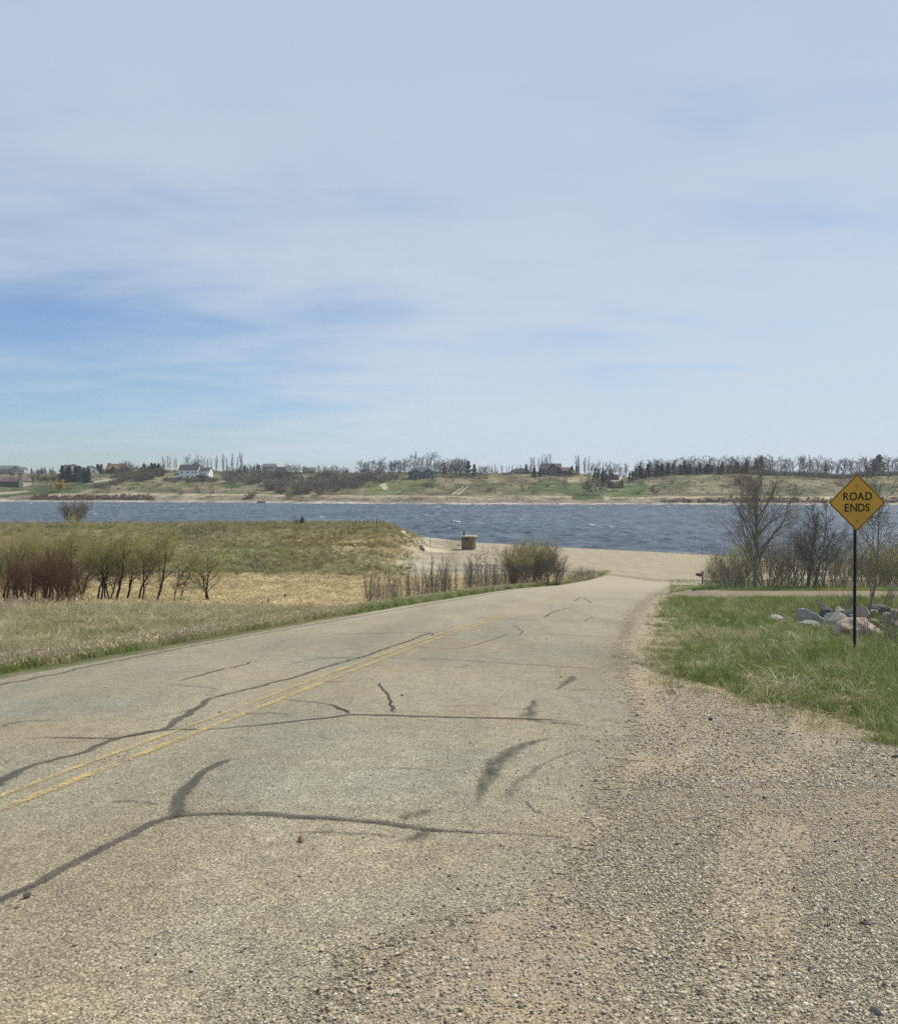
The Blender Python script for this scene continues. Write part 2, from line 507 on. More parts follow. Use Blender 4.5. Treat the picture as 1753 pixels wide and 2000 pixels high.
def mat_gravel(name='gravel_bed', base=(0.385, 0.315, 0.222), edge=True, cells=52, dusty=True):
    t = NT(name)
    w = t.noise(3, 3, out='Color')
    cell = t.vor(cells, out='Color'); d1 = t.vor(cells, out='Distance')
    cell2 = t.vor(cells * 2.7, out='Color'); d2 = t.vor(cells * 2.7, out='Distance')
    sp = t.n.new('ShaderNodeSeparateColor'); t.l.new(cell, sp.inputs[0])
    sp2 = t.n.new('ShaderNodeSeparateColor'); t.l.new(cell2, sp2.inputs[0])
    pal = [(0.0, (0.10, 0.09, 0.066)), (0.18, (0.25, 0.215, 0.152)), (0.5, (0.38, 0.325, 0.228)), (0.8, (0.50, 0.44, 0.315)), (1.0, (0.70, 0.64, 0.50))]
    a = t.scale(t.ramp(sp.outputs[0], pal), t.rng(d1, 0.1, 0.8, 1.15, 0.45))
    b = t.scale(t.ramp(sp2.outputs[0], pal), t.rng(d2, 0.1, 0.8, 1.15, 0.5))
    dust = t.rng(t.noise(30, 5, 0.7), 0.3, 0.7, 0.75, 1.2)
    dirt = t.scale(base, dust)
    c = t.mix(t.rng(sp.outputs[1], 0.35, 0.4), b, a)
    # bare dirt wheel tracks: streaks that run with the road
    tr = t.noise(0.55, 5, 0.6, t.map((1.6, 0.30, 1), (0, 0, R(20))))
    c = t.mix(t.rng(tr, 0.42, 0.60, 0.0 if dusty else 0.45, 0.88), c, dirt)
    tone = t.ramp(t.noise(0.7, 4, 0.6), [(0.35, (0.9, 0.92, 0.93)), (0.65, (1.08, 1.02, 0.93))])
    c = t.mix(1.0, c, tone, 'MULTIPLY')
    if dusty:
        sx = t.n.new('ShaderNodeSeparateXYZ'); t.l.new(t.pos, sx.inputs[0])
        c = t.mix(t.mathn('MULTIPLY', t.rng(sx.outputs['Y'], 9, 50, 0.0, 0.85), t.rng(t.noise(0.9, 4, 0.6), 0.35, 0.6, 1.0, 0.55)), c, t.scale((0.39, 0.34, 0.245), t.rng(t.noise(5, 5, 0.7), 0.3, 0.7, 0.8, 1.2)))
    t.set(Base_Color=c, Roughness=0.95)
    t.b.inputs['Specular IOR Level'].default_value = 0.15
    h = t.mathn('ADD', t.mathn('MULTIPLY', t.mathn('SUBTRACT', 1.0, d1), 0.009), t.mathn('MULTIPLY', t.noise(2.2, 5, 0.7), 0.05))
    t.bump(h, 0.8, 1.0)
    if edge:
        e = t.n.new('ShaderNodeSeparateColor'); t.l.new(t.attr('rib'), e.inputs[0])
        al = t.mathn('ADD', e.outputs[0], t.mathn('MULTIPLY', t.mathn('SUBTRACT', t.noise(7, 7, 0.78), 0.5), 1.6))
        t.alpha(t.rng(al, 0.47, 0.50, 0, 1))
    return t.m


def mat_ribbon(name, col, var, rag, gain, cells=90, soft=0.06, maxa=1.0, brk=None, chip=None):
    """flat mark on the road; vertex attribute rib = (1 at the middle .. 0 at the edge, strength, 0)"""
    t = NT(name)
    e = t.n.new('ShaderNodeSeparateColor'); t.l.new(t.attr('rib'), e.inputs[0])
    n = t.noise(38, 6, 0.75)
    s = t.mathn('MULTIPLY', t.mathn('MULTIPLY', e.outputs[0], e.outputs[1]), gain)
    s = t.mathn('ADD', s, t.mathn('MULTIPLY', t.mathn('SUBTRACT', n, 0.5), rag))
    al = t.rng(s, 0.5 - soft, 0.5 + soft, 0, maxa)
    if chip:
        q = 0.15 if chip > 120 else 0.45
        al = t.mathn('MULTIPLY', al, t.rng(t.vor(chip, out='Distance'), 0.25, 0.6, q, 1.0))
        al = t.mathn('MULTIPLY', al, t.rng(t.noise(6, 5, 0.7, t.map((2.2, 0.5, 1), (0, 0, R(-35)))), 0.38, 0.58, q + .2, 1.0))
    if brk:
        al = t.mathn('MULTIPLY', al, t.rng(t.vor(brk, out='Color'), 0.22, 0.5, 0.25, 1.0))
        al = t.mathn('MULTIPLY', al, t.rng(t.noise(2.5, 4, 0.6), 0.36, 0.6, 0.25, 1.0))
    cell = t.vor(cells, out='Distance')
    c = t.scale(col, t.mathn('MULTIPLY', t.rng(cell, 0, 0.7, 1 + var, 1 - var), t.rng(t.noise(4, 4), 0.3, 0.7, 0.8, 1.25)))
    t.set(Base_Color=c, Roughness=0.85)
    t.b.inputs['Specular IOR Level'].default_value = 0.25
    t.alpha(al)
    return t.m


def mat_blade(name, stops, spread=0.25, scale=0.5):
    t = NT(name)
    r = t.mathn('ADD', t.mathn('MULTIPLY', t.rand(), 0.62), t.mathn('MULTIPLY', t.noise(scale, 4, 0.6), 0.5))
    c = t.ramp(r, stops)
    t.set(Base_Color=c, Roughness=0.7)
    t.b.inputs['Specular IOR Level'].default_value = 0.2
    # light passes through thin blades
    tr = t.n.new('ShaderNodeBsdfTranslucent'); t.l.new(c, tr.inputs[0])
    mx = t.n.new('ShaderNodeMixShader'); mx.inputs[0].default_value = 0.3
    t.l.new(t.b.outputs[0], mx.inputs[1]); t.l.new(tr.outputs[0], mx.inputs[2]); t.l.new(mx.outputs[0], t.out.inputs[0])
    return t.m


def mat_stone(name, stops, scale=9, rnd=True):
    t = NT(name)
    loc = t.n.new('ShaderNodeTexCoord').outputs['Object']
    n1 = t.noise(scale, 6, 0.65, loc); n2 = t.noise(scale * 6, 4, 0.7, loc)
    f = t.mathn('ADD', t.mathn('MULTIPLY', n1, 0.7), t.mathn('MULTIPLY', n2, 0.3))
    c = t.ramp(f, stops)
    t.set(Base_Color=c, Roughness=0.9)
    t.b.inputs['Specular IOR Level'].default_value = 0.2
    t.bump(t.mathn('ADD', n1, t.mathn('MULTIPLY', n2, 0.5)), 0.6, 0.05)
    return t.m


def mat_pebble():
    t = NT('mixed_pebble')
    r = t.rand()
    c = t.ramp(r, [(0.0, (0.08, 0.075, 0.062)), (0.07, (0.22, 0.195, 0.145)), (0.28, (0.38, 0.33, 0.235)), (0.52, (0.50, 0.445, 0.32)), (0.72, (0.63, 0.57, 0.43)), (0.82, (0.33, 0.25, 0.165)), (0.90, (0.24, 0.245, 0.225)), (1.0, (0.75, 0.71, 0.58))])
    t.set(Base_Color=t.scale(c, t.rng(t.noise(90, 3), 0.3, 0.7, 0.85, 1.15)), Roughness=0.85)
    t.b.inputs['Specular IOR Level'].default_value = 0.25
    return t.m


def mat_water():
    t = NT('lake_water')
    a = t.noise(1.3, 5, 0.6, t.map((0.8, 1.0, 1), (0, 0, R(14))), 0.8)
    big = t.noise(0.035, 4, 0.6, t.map((0.35, 0.6, 1)))
    streak = t.noise(0.30, 4, 0.6, t.map((0.8, 0.16, 1)))
    e = t.n.new('ShaderNodeSeparateColor'); t.l.new(t.attr('foam'), e.inputs[0])
    capm = t.rng(t.mathn('ADD', e.outputs[0], t.mathn('MULTIPLY', t.mathn('SUBTRACT', a, 0.5), 0.8)), 0.55, 0.75, 0, 0.75)
    col = t.mix(t.rng(big, 0.4, 0.62), (0.072, 0.096, 0.120), (0.100, 0.128, 0.155))
    col = t.scale(col, t.rng(streak, 0.34, 0.66, 0.7, 1.35))
    col = t.mix(capm, col, (0.8, 0.83, 0.85))
    t.set(Base_Color=col, Roughness=0.42)
    t.b.inputs['IOR'].default_value = 1.33
    t.b.inputs['Specular IOR Level'].default_value = 0.5
    t.bump(t.mathn('MULTIPLY', a, 0.28), 1.0, 1.0)
    return t.m


def mat_bark(name, a, b, scale=30):
    t = NT(name)
    f = t.noise(scale, 4, 0.6, t.map((1, 1, 0.25)))
    f2 = t.mathn('ADD', t.mathn('MULTIPLY', f, 0.7), t.mathn('MULTIPLY', t.rand(), 0.3))
    t.set(Base_Color=t.ramp(f2, [(0.3, a), (0.75, b)]), Roughness=0.9)
    t.b.inputs['Specular IOR Level'].default_value = 0.15
    return t.m


def mat_leaf(name, stops, scale=0.9, trans=0.35):
    t = NT(name)
    f = t.mathn('ADD', t.mathn('MULTIPLY', t.noise(scale, 4, 0.65), 0.8), t.mathn('MULTIPLY', t.rand(), 0.2))
    c = t.ramp(f, stops)
    t.set(Base_Color=c, Roughness=0.7)
    t.b.inputs['Specular IOR Level'].default_value = 0.2
    tr = t.n.new('ShaderNodeBsdfTranslucent'); t.l.new(c, tr.inputs[0])
    mx = t.n.new('ShaderNodeMixShader'); mx.inputs[0].default_value = trans
    t.l.new(t.b.outputs[0], mx.inputs[1]); t.l.new(tr.outputs[0], mx.inputs[2]); t.l.new(mx.outputs[0], t.out.inputs[0])
    return t.m


M = {}
M['ground'] = mat_ground()
M['asphalt'] = mat_asphalt()
M['gravel'] = mat_gravel()
M['lot'] = mat_gravel('lot_gravel', (0.40, 0.35, 0.25), True, 30, False)
M['drive'] = mat_gravel('driveway_gravel', (0.24, 0.195, 0.15), True, 30, False)
M['water'] = mat_water()
M['pebble'] = mat_pebble()
M['seal'] = mat_ribbon('bitumen_crack_seal', (0.115, 0.108, 0.092), 0.5, 2.0, 1.15, soft=0.14, maxa=0.92, chip=110)
M['crack'] = mat_ribbon('thin_crack', (0.07, 0.064, 0.055), 0.4, 1.5, 0.85, soft=0.2, maxa=0.85)
M['smear'] = mat_ribbon('tyre_smear', (0.085, 0.082, 0.076), 0.5, 2.0, 1.0, soft=0.40, maxa=0.85, chip=130)
M['paint'] = mat_ribbon('worn_yellow_paint', (0.66, 0.48, 0.19), 0.3, 1.4, 1.6, soft=0.2, maxa=0.85, brk=46)
M['edge'] = mat_ribbon('broken_asphalt_edge', (0.11, 0.10, 0.08), 0.4, 1.5, 0.9, soft=.15)
M['green'] = mat_blade('green_grass', [(0.1, (0.07, 0.12, 0.022)), (0.35, (0.12, 0.19, 0.034)), (0.55, (0.19, 0.26, 0.06)), (0.72, (0.34, 0.36, 0.15)), (0.90, (0.60, 0.56, 0.36))])
M['mixed'] = mat_blade('mixed_grass', [(0.1, (0.07, 0.11, 0.025)), (0.38, (0.15, 0.185, 0.05)), (0.58, (0.30, 0.29, 0.12)), (0.8, (0.50, 0.45, 0.24)), (1.0, (0.70, 0.64, 0.42))])
M['dry'] = mat_blade('dry_grass', [(0.1, (0.20, 0.17, 0.09)), (0.4, (0.38, 0.33, 0.19)), (0.7, (0.58, 0.51, 0.32)), (1.0, (0.76, 0.69, 0.47))])
M['straw'] = mat_blade('straw_grass', [(0.1, (0.22, 0.18, 0.09)), (0.4, (0.48, 0.39, 0.20)), (0.75, (0.74, 0.61, 0.36)), (1.0, (0.86, 0.75, 0.50))], scale=0.22)
M['mound'] = mat_blade('mound_grass', [(0.1, (0.10, 0.115, 0.045)), (0.36, (0.20, 0.20, 0.085)), (0.58, (0.34, 0.30, 0.155)), (0.82, (0.50, 0.43, 0.25)), (1.0, (0.62, 0.55, 0.38))], scale=0.16)
M['head'] = mat_blade('seed_head', [(0.0, (0.42, 0.35, 0.22)), (1.0, (0.72, 0.64, 0.45))])
M['bark_dark'] = mat_bark('dark_bark', (0.028, 0.024, 0.02), (0.085, 0.072, 0.06))
M['bark_grey'] = mat_bark('grey_bark', (0.12, 0.105, 0.088), (0.32, 0.285, 0.24))
M['bark_pale'] = mat_bark('pale_bark', (0.16, 0.14, 0.125), (0.33, 0.30, 0.27))
M['bark_far'] = mat_bark('far_bark', (0.11, 0.098, 0.085), (0.22, 0.20, 0.175), 2)
M['bark_red'] = mat_bark('red_bark', (0.085, 0.045, 0.032), (0.22, 0.125, 0.085))
M['bark_brush'] = mat_bark('brush_bark', (0.12, 0.105, 0.088), (0.28, 0.245, 0.20), 3)
M['bark_olive'] = mat_bark('olive_twig_bark', (0.20, 0.175, 0.10), (0.40, 0.36, 0.20))
M['leaf_willow'] = mat_leaf('willow_bud', [(0.3, (0.36, 0.34, 0.09)), (0.5, (0.50, 0.47, 0.13)), (0.7, (0.64, 0.60, 0.22))], trans=0.5)
M['leaf_yellow'] = mat_leaf('yellow_leaf', [(0.3, (0.45, 0.30, 0.03)), (0.7, (0.70, 0.52, 0.08))])
M['leaf_green'] = mat_leaf('green_leaf', [(0.3, (0.06, 0.075, 0.03)), (0.7, (0.16, 0.18, 0.07))])
M['needle'] = mat_leaf('needle', [(0.3, (0.030, 0.042, 0.028)), (0.7, (0.07, 0.085, 0.055))], 0.6, 0.1)
M['weed'] = mat_leaf('clover_leaf', [(0.3, (0.09, 0.18, 0.03)), (0.7, (0.18, 0.30, 0.06))])


# ------------------------------------------------------------------ the air
def build_haze():
    m = bpy.data.materials.new('haze'); m.use_nodes = True; n = m.node_tree.nodes; n.clear()
    o = n.new('ShaderNodeOutputMaterial'); v = n.new('ShaderNodeVolumePrincipled')
    v.inputs['Color'].default_value = (0.88, 0.93, 1.0, 1); v.inputs['Density'].default_value = HAZE; v.inputs['Anisotropy'].default_value = 0.3
    m.node_tree.links.new(v.outputs[0], o.inputs['Volume'])
    b = MB(); b.box(-2600, 2600, -60, 5200, -8, 70); h = b.build('haze', m); h['kind'] = 'stuff'; h['label'] = 'thin pale haze in the air over the lake'


HAZE = 0.00013
build_haze()

# ------------------------------------------------------------------ ground sheet
def poly_world(pts):
    return [(v.x, v.y) for v in (at(*p) for p in pts)]


def in_poly(x, y, poly):
    inside = np.zeros(x.shape, bool); n = len(poly)
    for i in range(n):
        x0, y0 = poly[i]; x1, y1 = poly[(i + 1) % n]
        c = ((y0 > y) != (y1 > y))
        xi = (x1 - x0) * (y - y0) / ((y1 - y0) if y1 != y0 else 1e-9) + x0
        inside ^= c & (x < xi)
    return inside


def blend(col, mask, c):
    return col * (1 - mask[..., None]) + np.array(c) * mask[..., None]


def ground_color(x, y):
    ds = (np.interp(x, SH_X, SH_Y) - y) * 0.9
    xl = XL(y); xg = XG(y)
    jx = (fbm(x * 0.8, y * 0.8, 40) - 0.5) * 2.4
    col = np.zeros(x.shape + (3,)) + np.array((0.19, 0.165, 0.105))
    # right bank: grass over dark soil
    r = sst(-0.3, 0.5, x - xg + 0.15 * jx)
    col = blend(col, r * (1 - sst(150, 152, y)), (0.085, 0.095, 0.035))
    thin = r * np.exp(-np.clip(x - xg, 0, 9) / 0.8)
    col = blend(col, thin * 0.7 * (1 - sst(40, 50, y)), (0.23, 0.19, 0.13))
    # grass wedges past the driveway, tan track between
    band = sst(57, 59, y + 0.2 * jx) * (1 - sst(103, 108, y)) * sst(0, 0.6, x - xg)
    col = blend(col, band, (0.10, 0.135, 0.04))
    trk = np.exp(-((y - (98 - 0.45 * (x - 22))) / 2.2) ** 2) * sst(0, 1, x - xg)
    col = blend(col, np.clip(trk, 0, 1), (0.34, 0.30, 0.23))
    brn = sst(30, 36, x + jx) * sst(58, 66, y)
    col = blend(col, brn, (0.15, 0.125, 0.075))
    # left bank
    l = sst(0.0, 0.6, xl - x)
    col = blend(col, l, (0.21, 0.185, 0.12))
    g = np.exp(-((xl - x - 1.0) / 0.9) ** 2)
    col = blend(col, np.clip(g, 0, 1) * l, (0.09, 0.11, 0.035))
    grey = sst(0.42, 0.62, fbm(x * 0.35, y * 0.35, 44)) * sst(1.5, 3, xl - x) * (1 - sst(30, 45, y))
    col = blend(col, grey * 0.6, (0.22, 0.195, 0.165))
    hollow = sst(58, 80, y + jx * 2) * (1 - sst(100, 109, y + jx * 2.5)) * sst(2, 6, xl - x)
    col = blend(col, hollow, (0.42, 0.33, 0.17))
    md = sst(99, 108, y + jx * 2.5) * sst(0, 6, xl - x - 12) * sst(2, 14, ds)
    col = blend(col, md, (0.27, 0.24, 0.13))
    dk = sst(0.5, 0.66, fbm(x * 0.12, y * 0.12, 47)) * md
    col = blend(col, dk * 0.6, (0.12, 0.12, 0.055))
    # beach and lot
    beach = sst(-9.5, -4.5, x + jx) * sst(108, 114, y + 0.5 * jx) * (1 - sst(60, 70, x))
    beach = np.maximum(beach, 1 - sst(3, 7, ds + jx))
    beach = beach * (y < 400)
    col = blend(col, beach, (0.40, 0.35, 0.25))
    sludge = sst(112, 116, y) * (1 - sst(124, 134, y + jx)) * sst(-9, -4, x) * (1 - sst(2, 9, x))
    col = blend(col, sludge * 0.5, (0.22, 0.215, 0.17))
    wet = np.exp(-(ds / 0.8) ** 2) * (y < 400)
    col = blend(col, wet * 0.7, (0.15, 0.13, 0.10))
    veg = (l + r) * (1 - beach) * (1 - hollow)
    # far hills
    t = x / np.maximum(y, 1.0); s = (y - np.interp(t, FT, FD)) / 200.0
    f = (y > 400)
    n = fbm(t * 60, s * 7, 51)
    hill = blend(np.zeros(x.shape + (3,)) + np.array((0.205, 0.18, 0.112)), sst(0.38, 0.60, n), (0.125, 0.12, 0.07))
    hill = blend(hill, (1 - sst(0.10, 0.16, s + 0.05 * (n - 0.5))), (0.27, 0.225, 0.165))
    hill = blend(hill, np.exp(-((s - 0.135) / 0.018) ** 2), (0.42, 0.36, 0.22))
    hill = blend(hill, np.exp(-((s - 0.085) / 0.012) ** 2) * sst(0.4, 0.55, n), (0.09, 0.075, 0.06))
    hill = blend(hill, np.exp(-((s - 0.012) / 0.012) ** 2), (0.45, 0.42, 0.36))
    for poly, c in FARZONES:
        hill = np.where(in_poly(x, y, poly)[..., None], np.array(c) * (0.8 + 0.4 * n[..., None]), hill)
    col = np.where(f[..., None], hill, col)
    veg = np.where(f, sst(0.2, 0.3, s), veg)
    return col, np.stack([sst(60, 160, y), np.clip(veg, 0, 1), 0 * y], -1)


LAWN = (0.085, 0.105, 0.045); TANF = (0.40, 0.36, 0.27); REDB = (0.20, 0.105, 0.07)
FARZONES = [
    (poly_world([(-40, 968), (60, 950), (170, 944), (215, 948), (150, 960), (95, 966), (0, 972)]), LAWN),
    (poly_world([(-60, 952), (70, 950), (60, 957), (-60, 968)]), (0.13, 0.15, 0.07)),
    (poly_world([(-60, 970), (55, 957), (58, 960), (-60, 975)]), (0.36, 0.32, 0.22)),
    (poly_world([(168, 942), (215, 935), (226, 936), (170, 945)]), TANF),
    (poly_world([(700, 935), (770, 930), (850, 934), (830, 950), (790, 962), (720, 966)]), (0.13, 0.145, 0.06)),
    (poly_world([(1030, 948), (1060, 936), (1130, 940), (1160, 955), (1180, 975), (1120, 978), (1090, 962), (1030, 958)]), LAWN),
    (poly_world([(1230, 946), (1262, 946), (1260, 966), (1180, 966)]), (0.10, 0.14, 0.05)),
    (poly_world([(1090, 933), (1150, 933), (1148, 942), (1110, 942)]), (0.33, 0.27, 0.18)),
    (poly_world([(1196, 936), (1212, 930), (1214, 936), (1205, 940), (1192, 940)]), (0.45, 0.38, 0.30)),
    (poly_world([(880, 965), (905, 948), (908, 949), (886, 966)]), TANF),
    (poly_world([(890, 966), (912, 950), (915, 951), (895, 967)]), TANF),
    (poly_world([(740, 947), (752, 943), (760, 955), (750, 957)]), TANF),
    (poly_world([(430, 945), (470, 946), (468, 953), (432, 952)]), (0.07, 0.11, 0.04)),
]


def build_ground():
    ys = [-9.0]
    while ys[-1] < 5000:
        y = ys[-1]
        if y < 3: d = 0.2
        elif y < 100: d = 0.03 * y + 0.02; d = min(d, 1.1)
        elif y < 242: d = 1.3
        elif y < 530: d = 12
        elif y < 850: d = 1.9
        else: d = 0.09 * (y - 850) + 3
        ys.append(y + d)
    ys = np.array(ys)
    u = np.linspace(-1, 1, 601) * 5.75
    xs = 10 * np.sinh(u)
    X, Y = np.meshgrid(xs, ys)
    ZZ = Z(X, Y)
    # cut the sheet's interior under the road by a little so that the road sits cleanly on it
    V = np.stack([X, Y, ZZ], -1).reshape(-1, 3)
    ny, nx = X.shape
    i = np.arange(ny - 1)[:, None] * nx + np.arange(nx - 1)[None]
    F = np.stack([i, i + 1, i + 1 + nx, i + nx], -1).reshape(-1, 4)
    me = mesh_np('ground', V, F, M['ground'], True)
    col, msk = ground_color(X, Y)
    set_attr(me, 'col', col.reshape(-1, 3)); set_attr(me, 'msk', msk.reshape(-1, 3))
    o = link('ground', me); tag(o, 'grassy and bare ground sloping down to the lake with hills beyond', kind='structure')
    return o


build_ground()


def strip(name, ys, fl, fr, ncol, zoff, mat, rag=0.0, label=None, fade=(0, 0), edge_w=0.5):
    ys = np.asarray(ys)
    xl = fl(ys); xr = fr(ys)
    u = np.linspace(0, 1, ncol + 1)
    X = xl[:, None] * (1 - u) + xr[:, None] * u; Y = np.repeat(ys[:, None], ncol + 1, 1)
    ZZ = Z(X, Y) + zoff
    V = np.stack([X, Y, ZZ], -1).reshape(-1, 3); nx = ncol + 1
    i = np.arange(len(ys) - 1)[:, None] * nx + np.arange(ncol)[None]
    F = np.stack([i, i + 1, i + 1 + nx, i + nx], -1).reshape(-1, 4)
    me = mesh_np(name, V, F, mat, True)
    e = np.ones_like(X)
    if fade[0]: e = np.minimum(e, (X - xl[:, None]) / (2 * np.maximum(fade[0], 0.045 * np.maximum(ys[:, None], 0))))
    if fade[1]: e = np.minimum(e, (xr[:, None] - X) / (2 * fade[1]))
    if len(fade) > 2: e = np.minimum(e, (ys[:, None] - ys[0]) / (2 * fade[2])); 
    if len(fade) > 3: e = np.minimum(e, (ys[-1] - ys[:, None]) / (2 * fade[3]))
    set_attr(me, 'rib', np.stack([e, e * 0 + 1, e * 0], -1).reshape(-1, 3))
    o = link(name, me); tag(o, label, kind='structure')
    return o


def ygrid(a, b, k=0.025, mn=0.05, mx=1.0):
    ys = [a]
    while ys[-1] < b: ys.append(ys[-1] + min(mx, max(mn, k * max(ys[-1], 0))))
    return np.array(ys)


yr = ygrid(-9, 122)
strip('road', yr, lambda y: XL(y) + 0.05 * (fbm(y * 1.5, y * 0, 60) - 0.5), lambda y: np.maximum(XA(y) + 1.6 + 0.03 * np.maximum(y - 12, 0), XC(y) + 2.2), 60, 0.02, M['asphalt'], label='worn tan asphalt road running down to the lake')
strip('gravel_shoulder', yr, lambda y: XA(y) - 0.45 - 0.03 * np.maximum(y - 12, 0), lambda y: XG(y) + 0.4 + 0.3 * (fbm(y * 0.9, y * 0, 61) - 0.5), 70, 0.0255, M['gravel'], label='loose gravel shoulder along the right side of the road', fade=(0.5, 0.3, 0.01, 4))
strip('gravel_lot', ygrid(98, 232, mx=1.2), lambda y: np.interp(y, [98, 106, 112, 118, 124, 130, 180, 232], [19, 19.5, 17, 11, 4, -5.5, -6.5, -7]),
      lambda y: np.interp(y, [98, 102, 112, 140, 160, 232], [29, 36, 46, 56, 56, 40]), 60, 0.05, M['lot'], label='pale gravel lot and beach beside the lake', fade=(6, 3, 8, 1))


def build_driveway():
    xs = np.linspace(13.0, 75, 160); v = np.linspace(-1, 1, 15)
    w = 2.9 + 3.0 * np.exp(-(xs - 13.4) / 1.8)
    yc = 54.0 + 0* 0.6 * np.sin(xs * 0.06)
    X = np.repeat(xs[:, None], 15, 1); Y = yc[:, None] + v[None] * w[:, None]
    V = np.stack([X, Y, Z(X, Y) + 0.055], -1).reshape(-1, 3); nx = 15
    i = np.arange(159)[:, None] * nx + np.arange(14)[None]
    F = np.stack([i, i + nx, i + 1 + nx, i + 1], -1).reshape(-1, 4)
    me = mesh_np('driveway', V, F, M['drive'], True)
    e = (1 - np.abs(v))[None] * w[:, None] / 1.4; e = np.minimum(e, (X - 13.0) / 2.4)
    set_attr(me, 'rib', np.stack([e, e * 0 + 1, e * 0], -1).reshape(-1, 3))
    tag(link('driveway', me), 'brown gravel driveway leaving the road to the right', kind='structure')


build_driveway()


def waves(x, y):
    r = np.random.default_rng(4); h = np.zeros_like(x)
    gust = 0.6 + 0.8 * fbm(x * 0.012, y * 0.006, 120)
    for k in range(34):
        L = 2.6 * (9.0 / 2.6) ** r.uniform(); a = R(62) + r.normal(0, .42); ph = r.uniform(0, 6.283); amp = 0.0085 * L
        kx, ky = 2 * math.pi / L * math.cos(a), 2 * math.pi / L * math.sin(a)
        w = kx * x + ky * y + ph; h += amp * (np.sin(w) + 0.25 * np.sin(2 * w + 1.2))
    return h * gust


def build_water():
    ys = [128.0]
    while ys[-1] < 700: ys.append(ys[-1] + (0.7 if ys[-1] < 300 else 1.0))
    ys = np.array(ys); u = np.concatenate([[-3, -1.5, -.8], np.linspace(-.56, .56, 760), [.8, 1.5, 3]])
    X = u[None] * ys[:, None]; Y = np.repeat(ys[:, None], len(u), 1)
    H = waves(X, Y); ds = np.interp(X, SH_X, SH_Y) - Y; t = X / Y
    H *= np.clip((-ds + 1) / 6, 0.12, 1)
    V = np.stack([X, Y, H], -1).reshape(-1, 3); nx = len(u)
    i = np.arange(len(ys) - 1)[:, None] * nx + np.arange(nx - 1)[None]
    F = np.stack([i, i + 1, i + 1 + nx, i + nx], -1).reshape(-1, 4)
    me = mesh_np('lake_water', V, F, M['water'], True)
    r = fbm(X * 0.5, Y * 0.12, 121, 3); cap = sst(0.27, 0.35, H) * sst(0.73, 0.77, r)
    set_attr(me, 'foam', np.stack([cap, H, cap * 0], -1).reshape(-1, 3))
    o = link('lake_water', me)
    tag(o, 'choppy blue grey lake water with small whitecaps', kind='structure')


build_water()


# ------------------------------------------------------------------ road marks
def catmull(P, n=8):
    P = [np.array(p, float) for p in P]
    P = [2 * P[0] - P[1]] + P + [2 * P[-1] - P[-2]]
    out = []
    for i in range(1, len(P) - 2):
        for k in range(n):
            t = k / n
            out.append(0.5 * ((2 * P[i]) + (-P[i - 1] + P[i + 1]) * t + (2 * P[i - 1] - 5 * P[i] + 4 * P[i + 1] - P[i + 2]) * t * t + (-P[i - 1] + 3 * P[i] - 3 * P[i + 1] + P[i + 2]) * t ** 3))
    out.append(P[-2])
    return np.array(out)


def ribbon(name, pts, mat, zoff, label, jit=0.015, ends=True, strength=1.0, seed=0, sub=10):
    """pts: (px, row, width in metres) on the photograph, laid on the ground at their real place"""
    W3 = []
    for p in pts:
        g = at(p[0], p[1]); W3.append((g.x, g.y, p[2]))
    Q = catmull(W3, sub)
    # real cracks wander
    s = np.cumsum(np.r_[0, np.hypot(np.diff(Q[:, 0]), np.diff(Q[:, 1]))])
    Q[:, 0] += jit * 2 * (fbm(s * 4, s * 0 + seed, 70, 4) - 0.5) * 2
    Q[:, 1] += jit * 2 * (fbm(s * 4, s * 0 + seed + 9, 71, 4) - 0.5) * 2
    d = np.gradient(Q[:, :2], axis=0); d /= np.linalg.norm(d, axis=1)[:, None] + 1e-9
    nrm = np.stack([-d[:, 1], d[:, 0]], 1)
    v = np.array([-1, -0.5, 0, 0.5, 1.0])
    wid = Q[:, 2] * (0.75 + 0.5 * fbm(s * 2.5, s * 0 + seed, 73))
    X = Q[:, 0:1] + nrm[:, 0:1] * v * wid[:, None] * 0.52; Y = Q[:, 1:2] + nrm[:, 1:2] * v * wid[:, None] * 0.52
    V = np.stack([X, Y, Z(X, Y) + zoff], -1).reshape(-1, 3)
    n = len(Q); i = np.arange(n - 1)[:, None] * 5 + np.arange(4)[None]
    F = np.stack([i, i + 1, i + 6, i + 5], -1).reshape(-1, 4)
    me = mesh_np(name, V, F, mat, True)
    e = np.repeat((1 - np.abs(v))[None], n, 0)
    st = np.ones(n) * strength
    if ends: st *= np.clip(np.minimum(s, s[-1] - s) / (0.12 * s[-1] + 0.02), 0.25, 1)
    set_attr(me, 'rib', np.stack([e, np.repeat(st[:, None], 5, 1), e * 0], -1).reshape(-1, 3))
    o = link(name, me); tag(o, label, kind='structure')
    return o


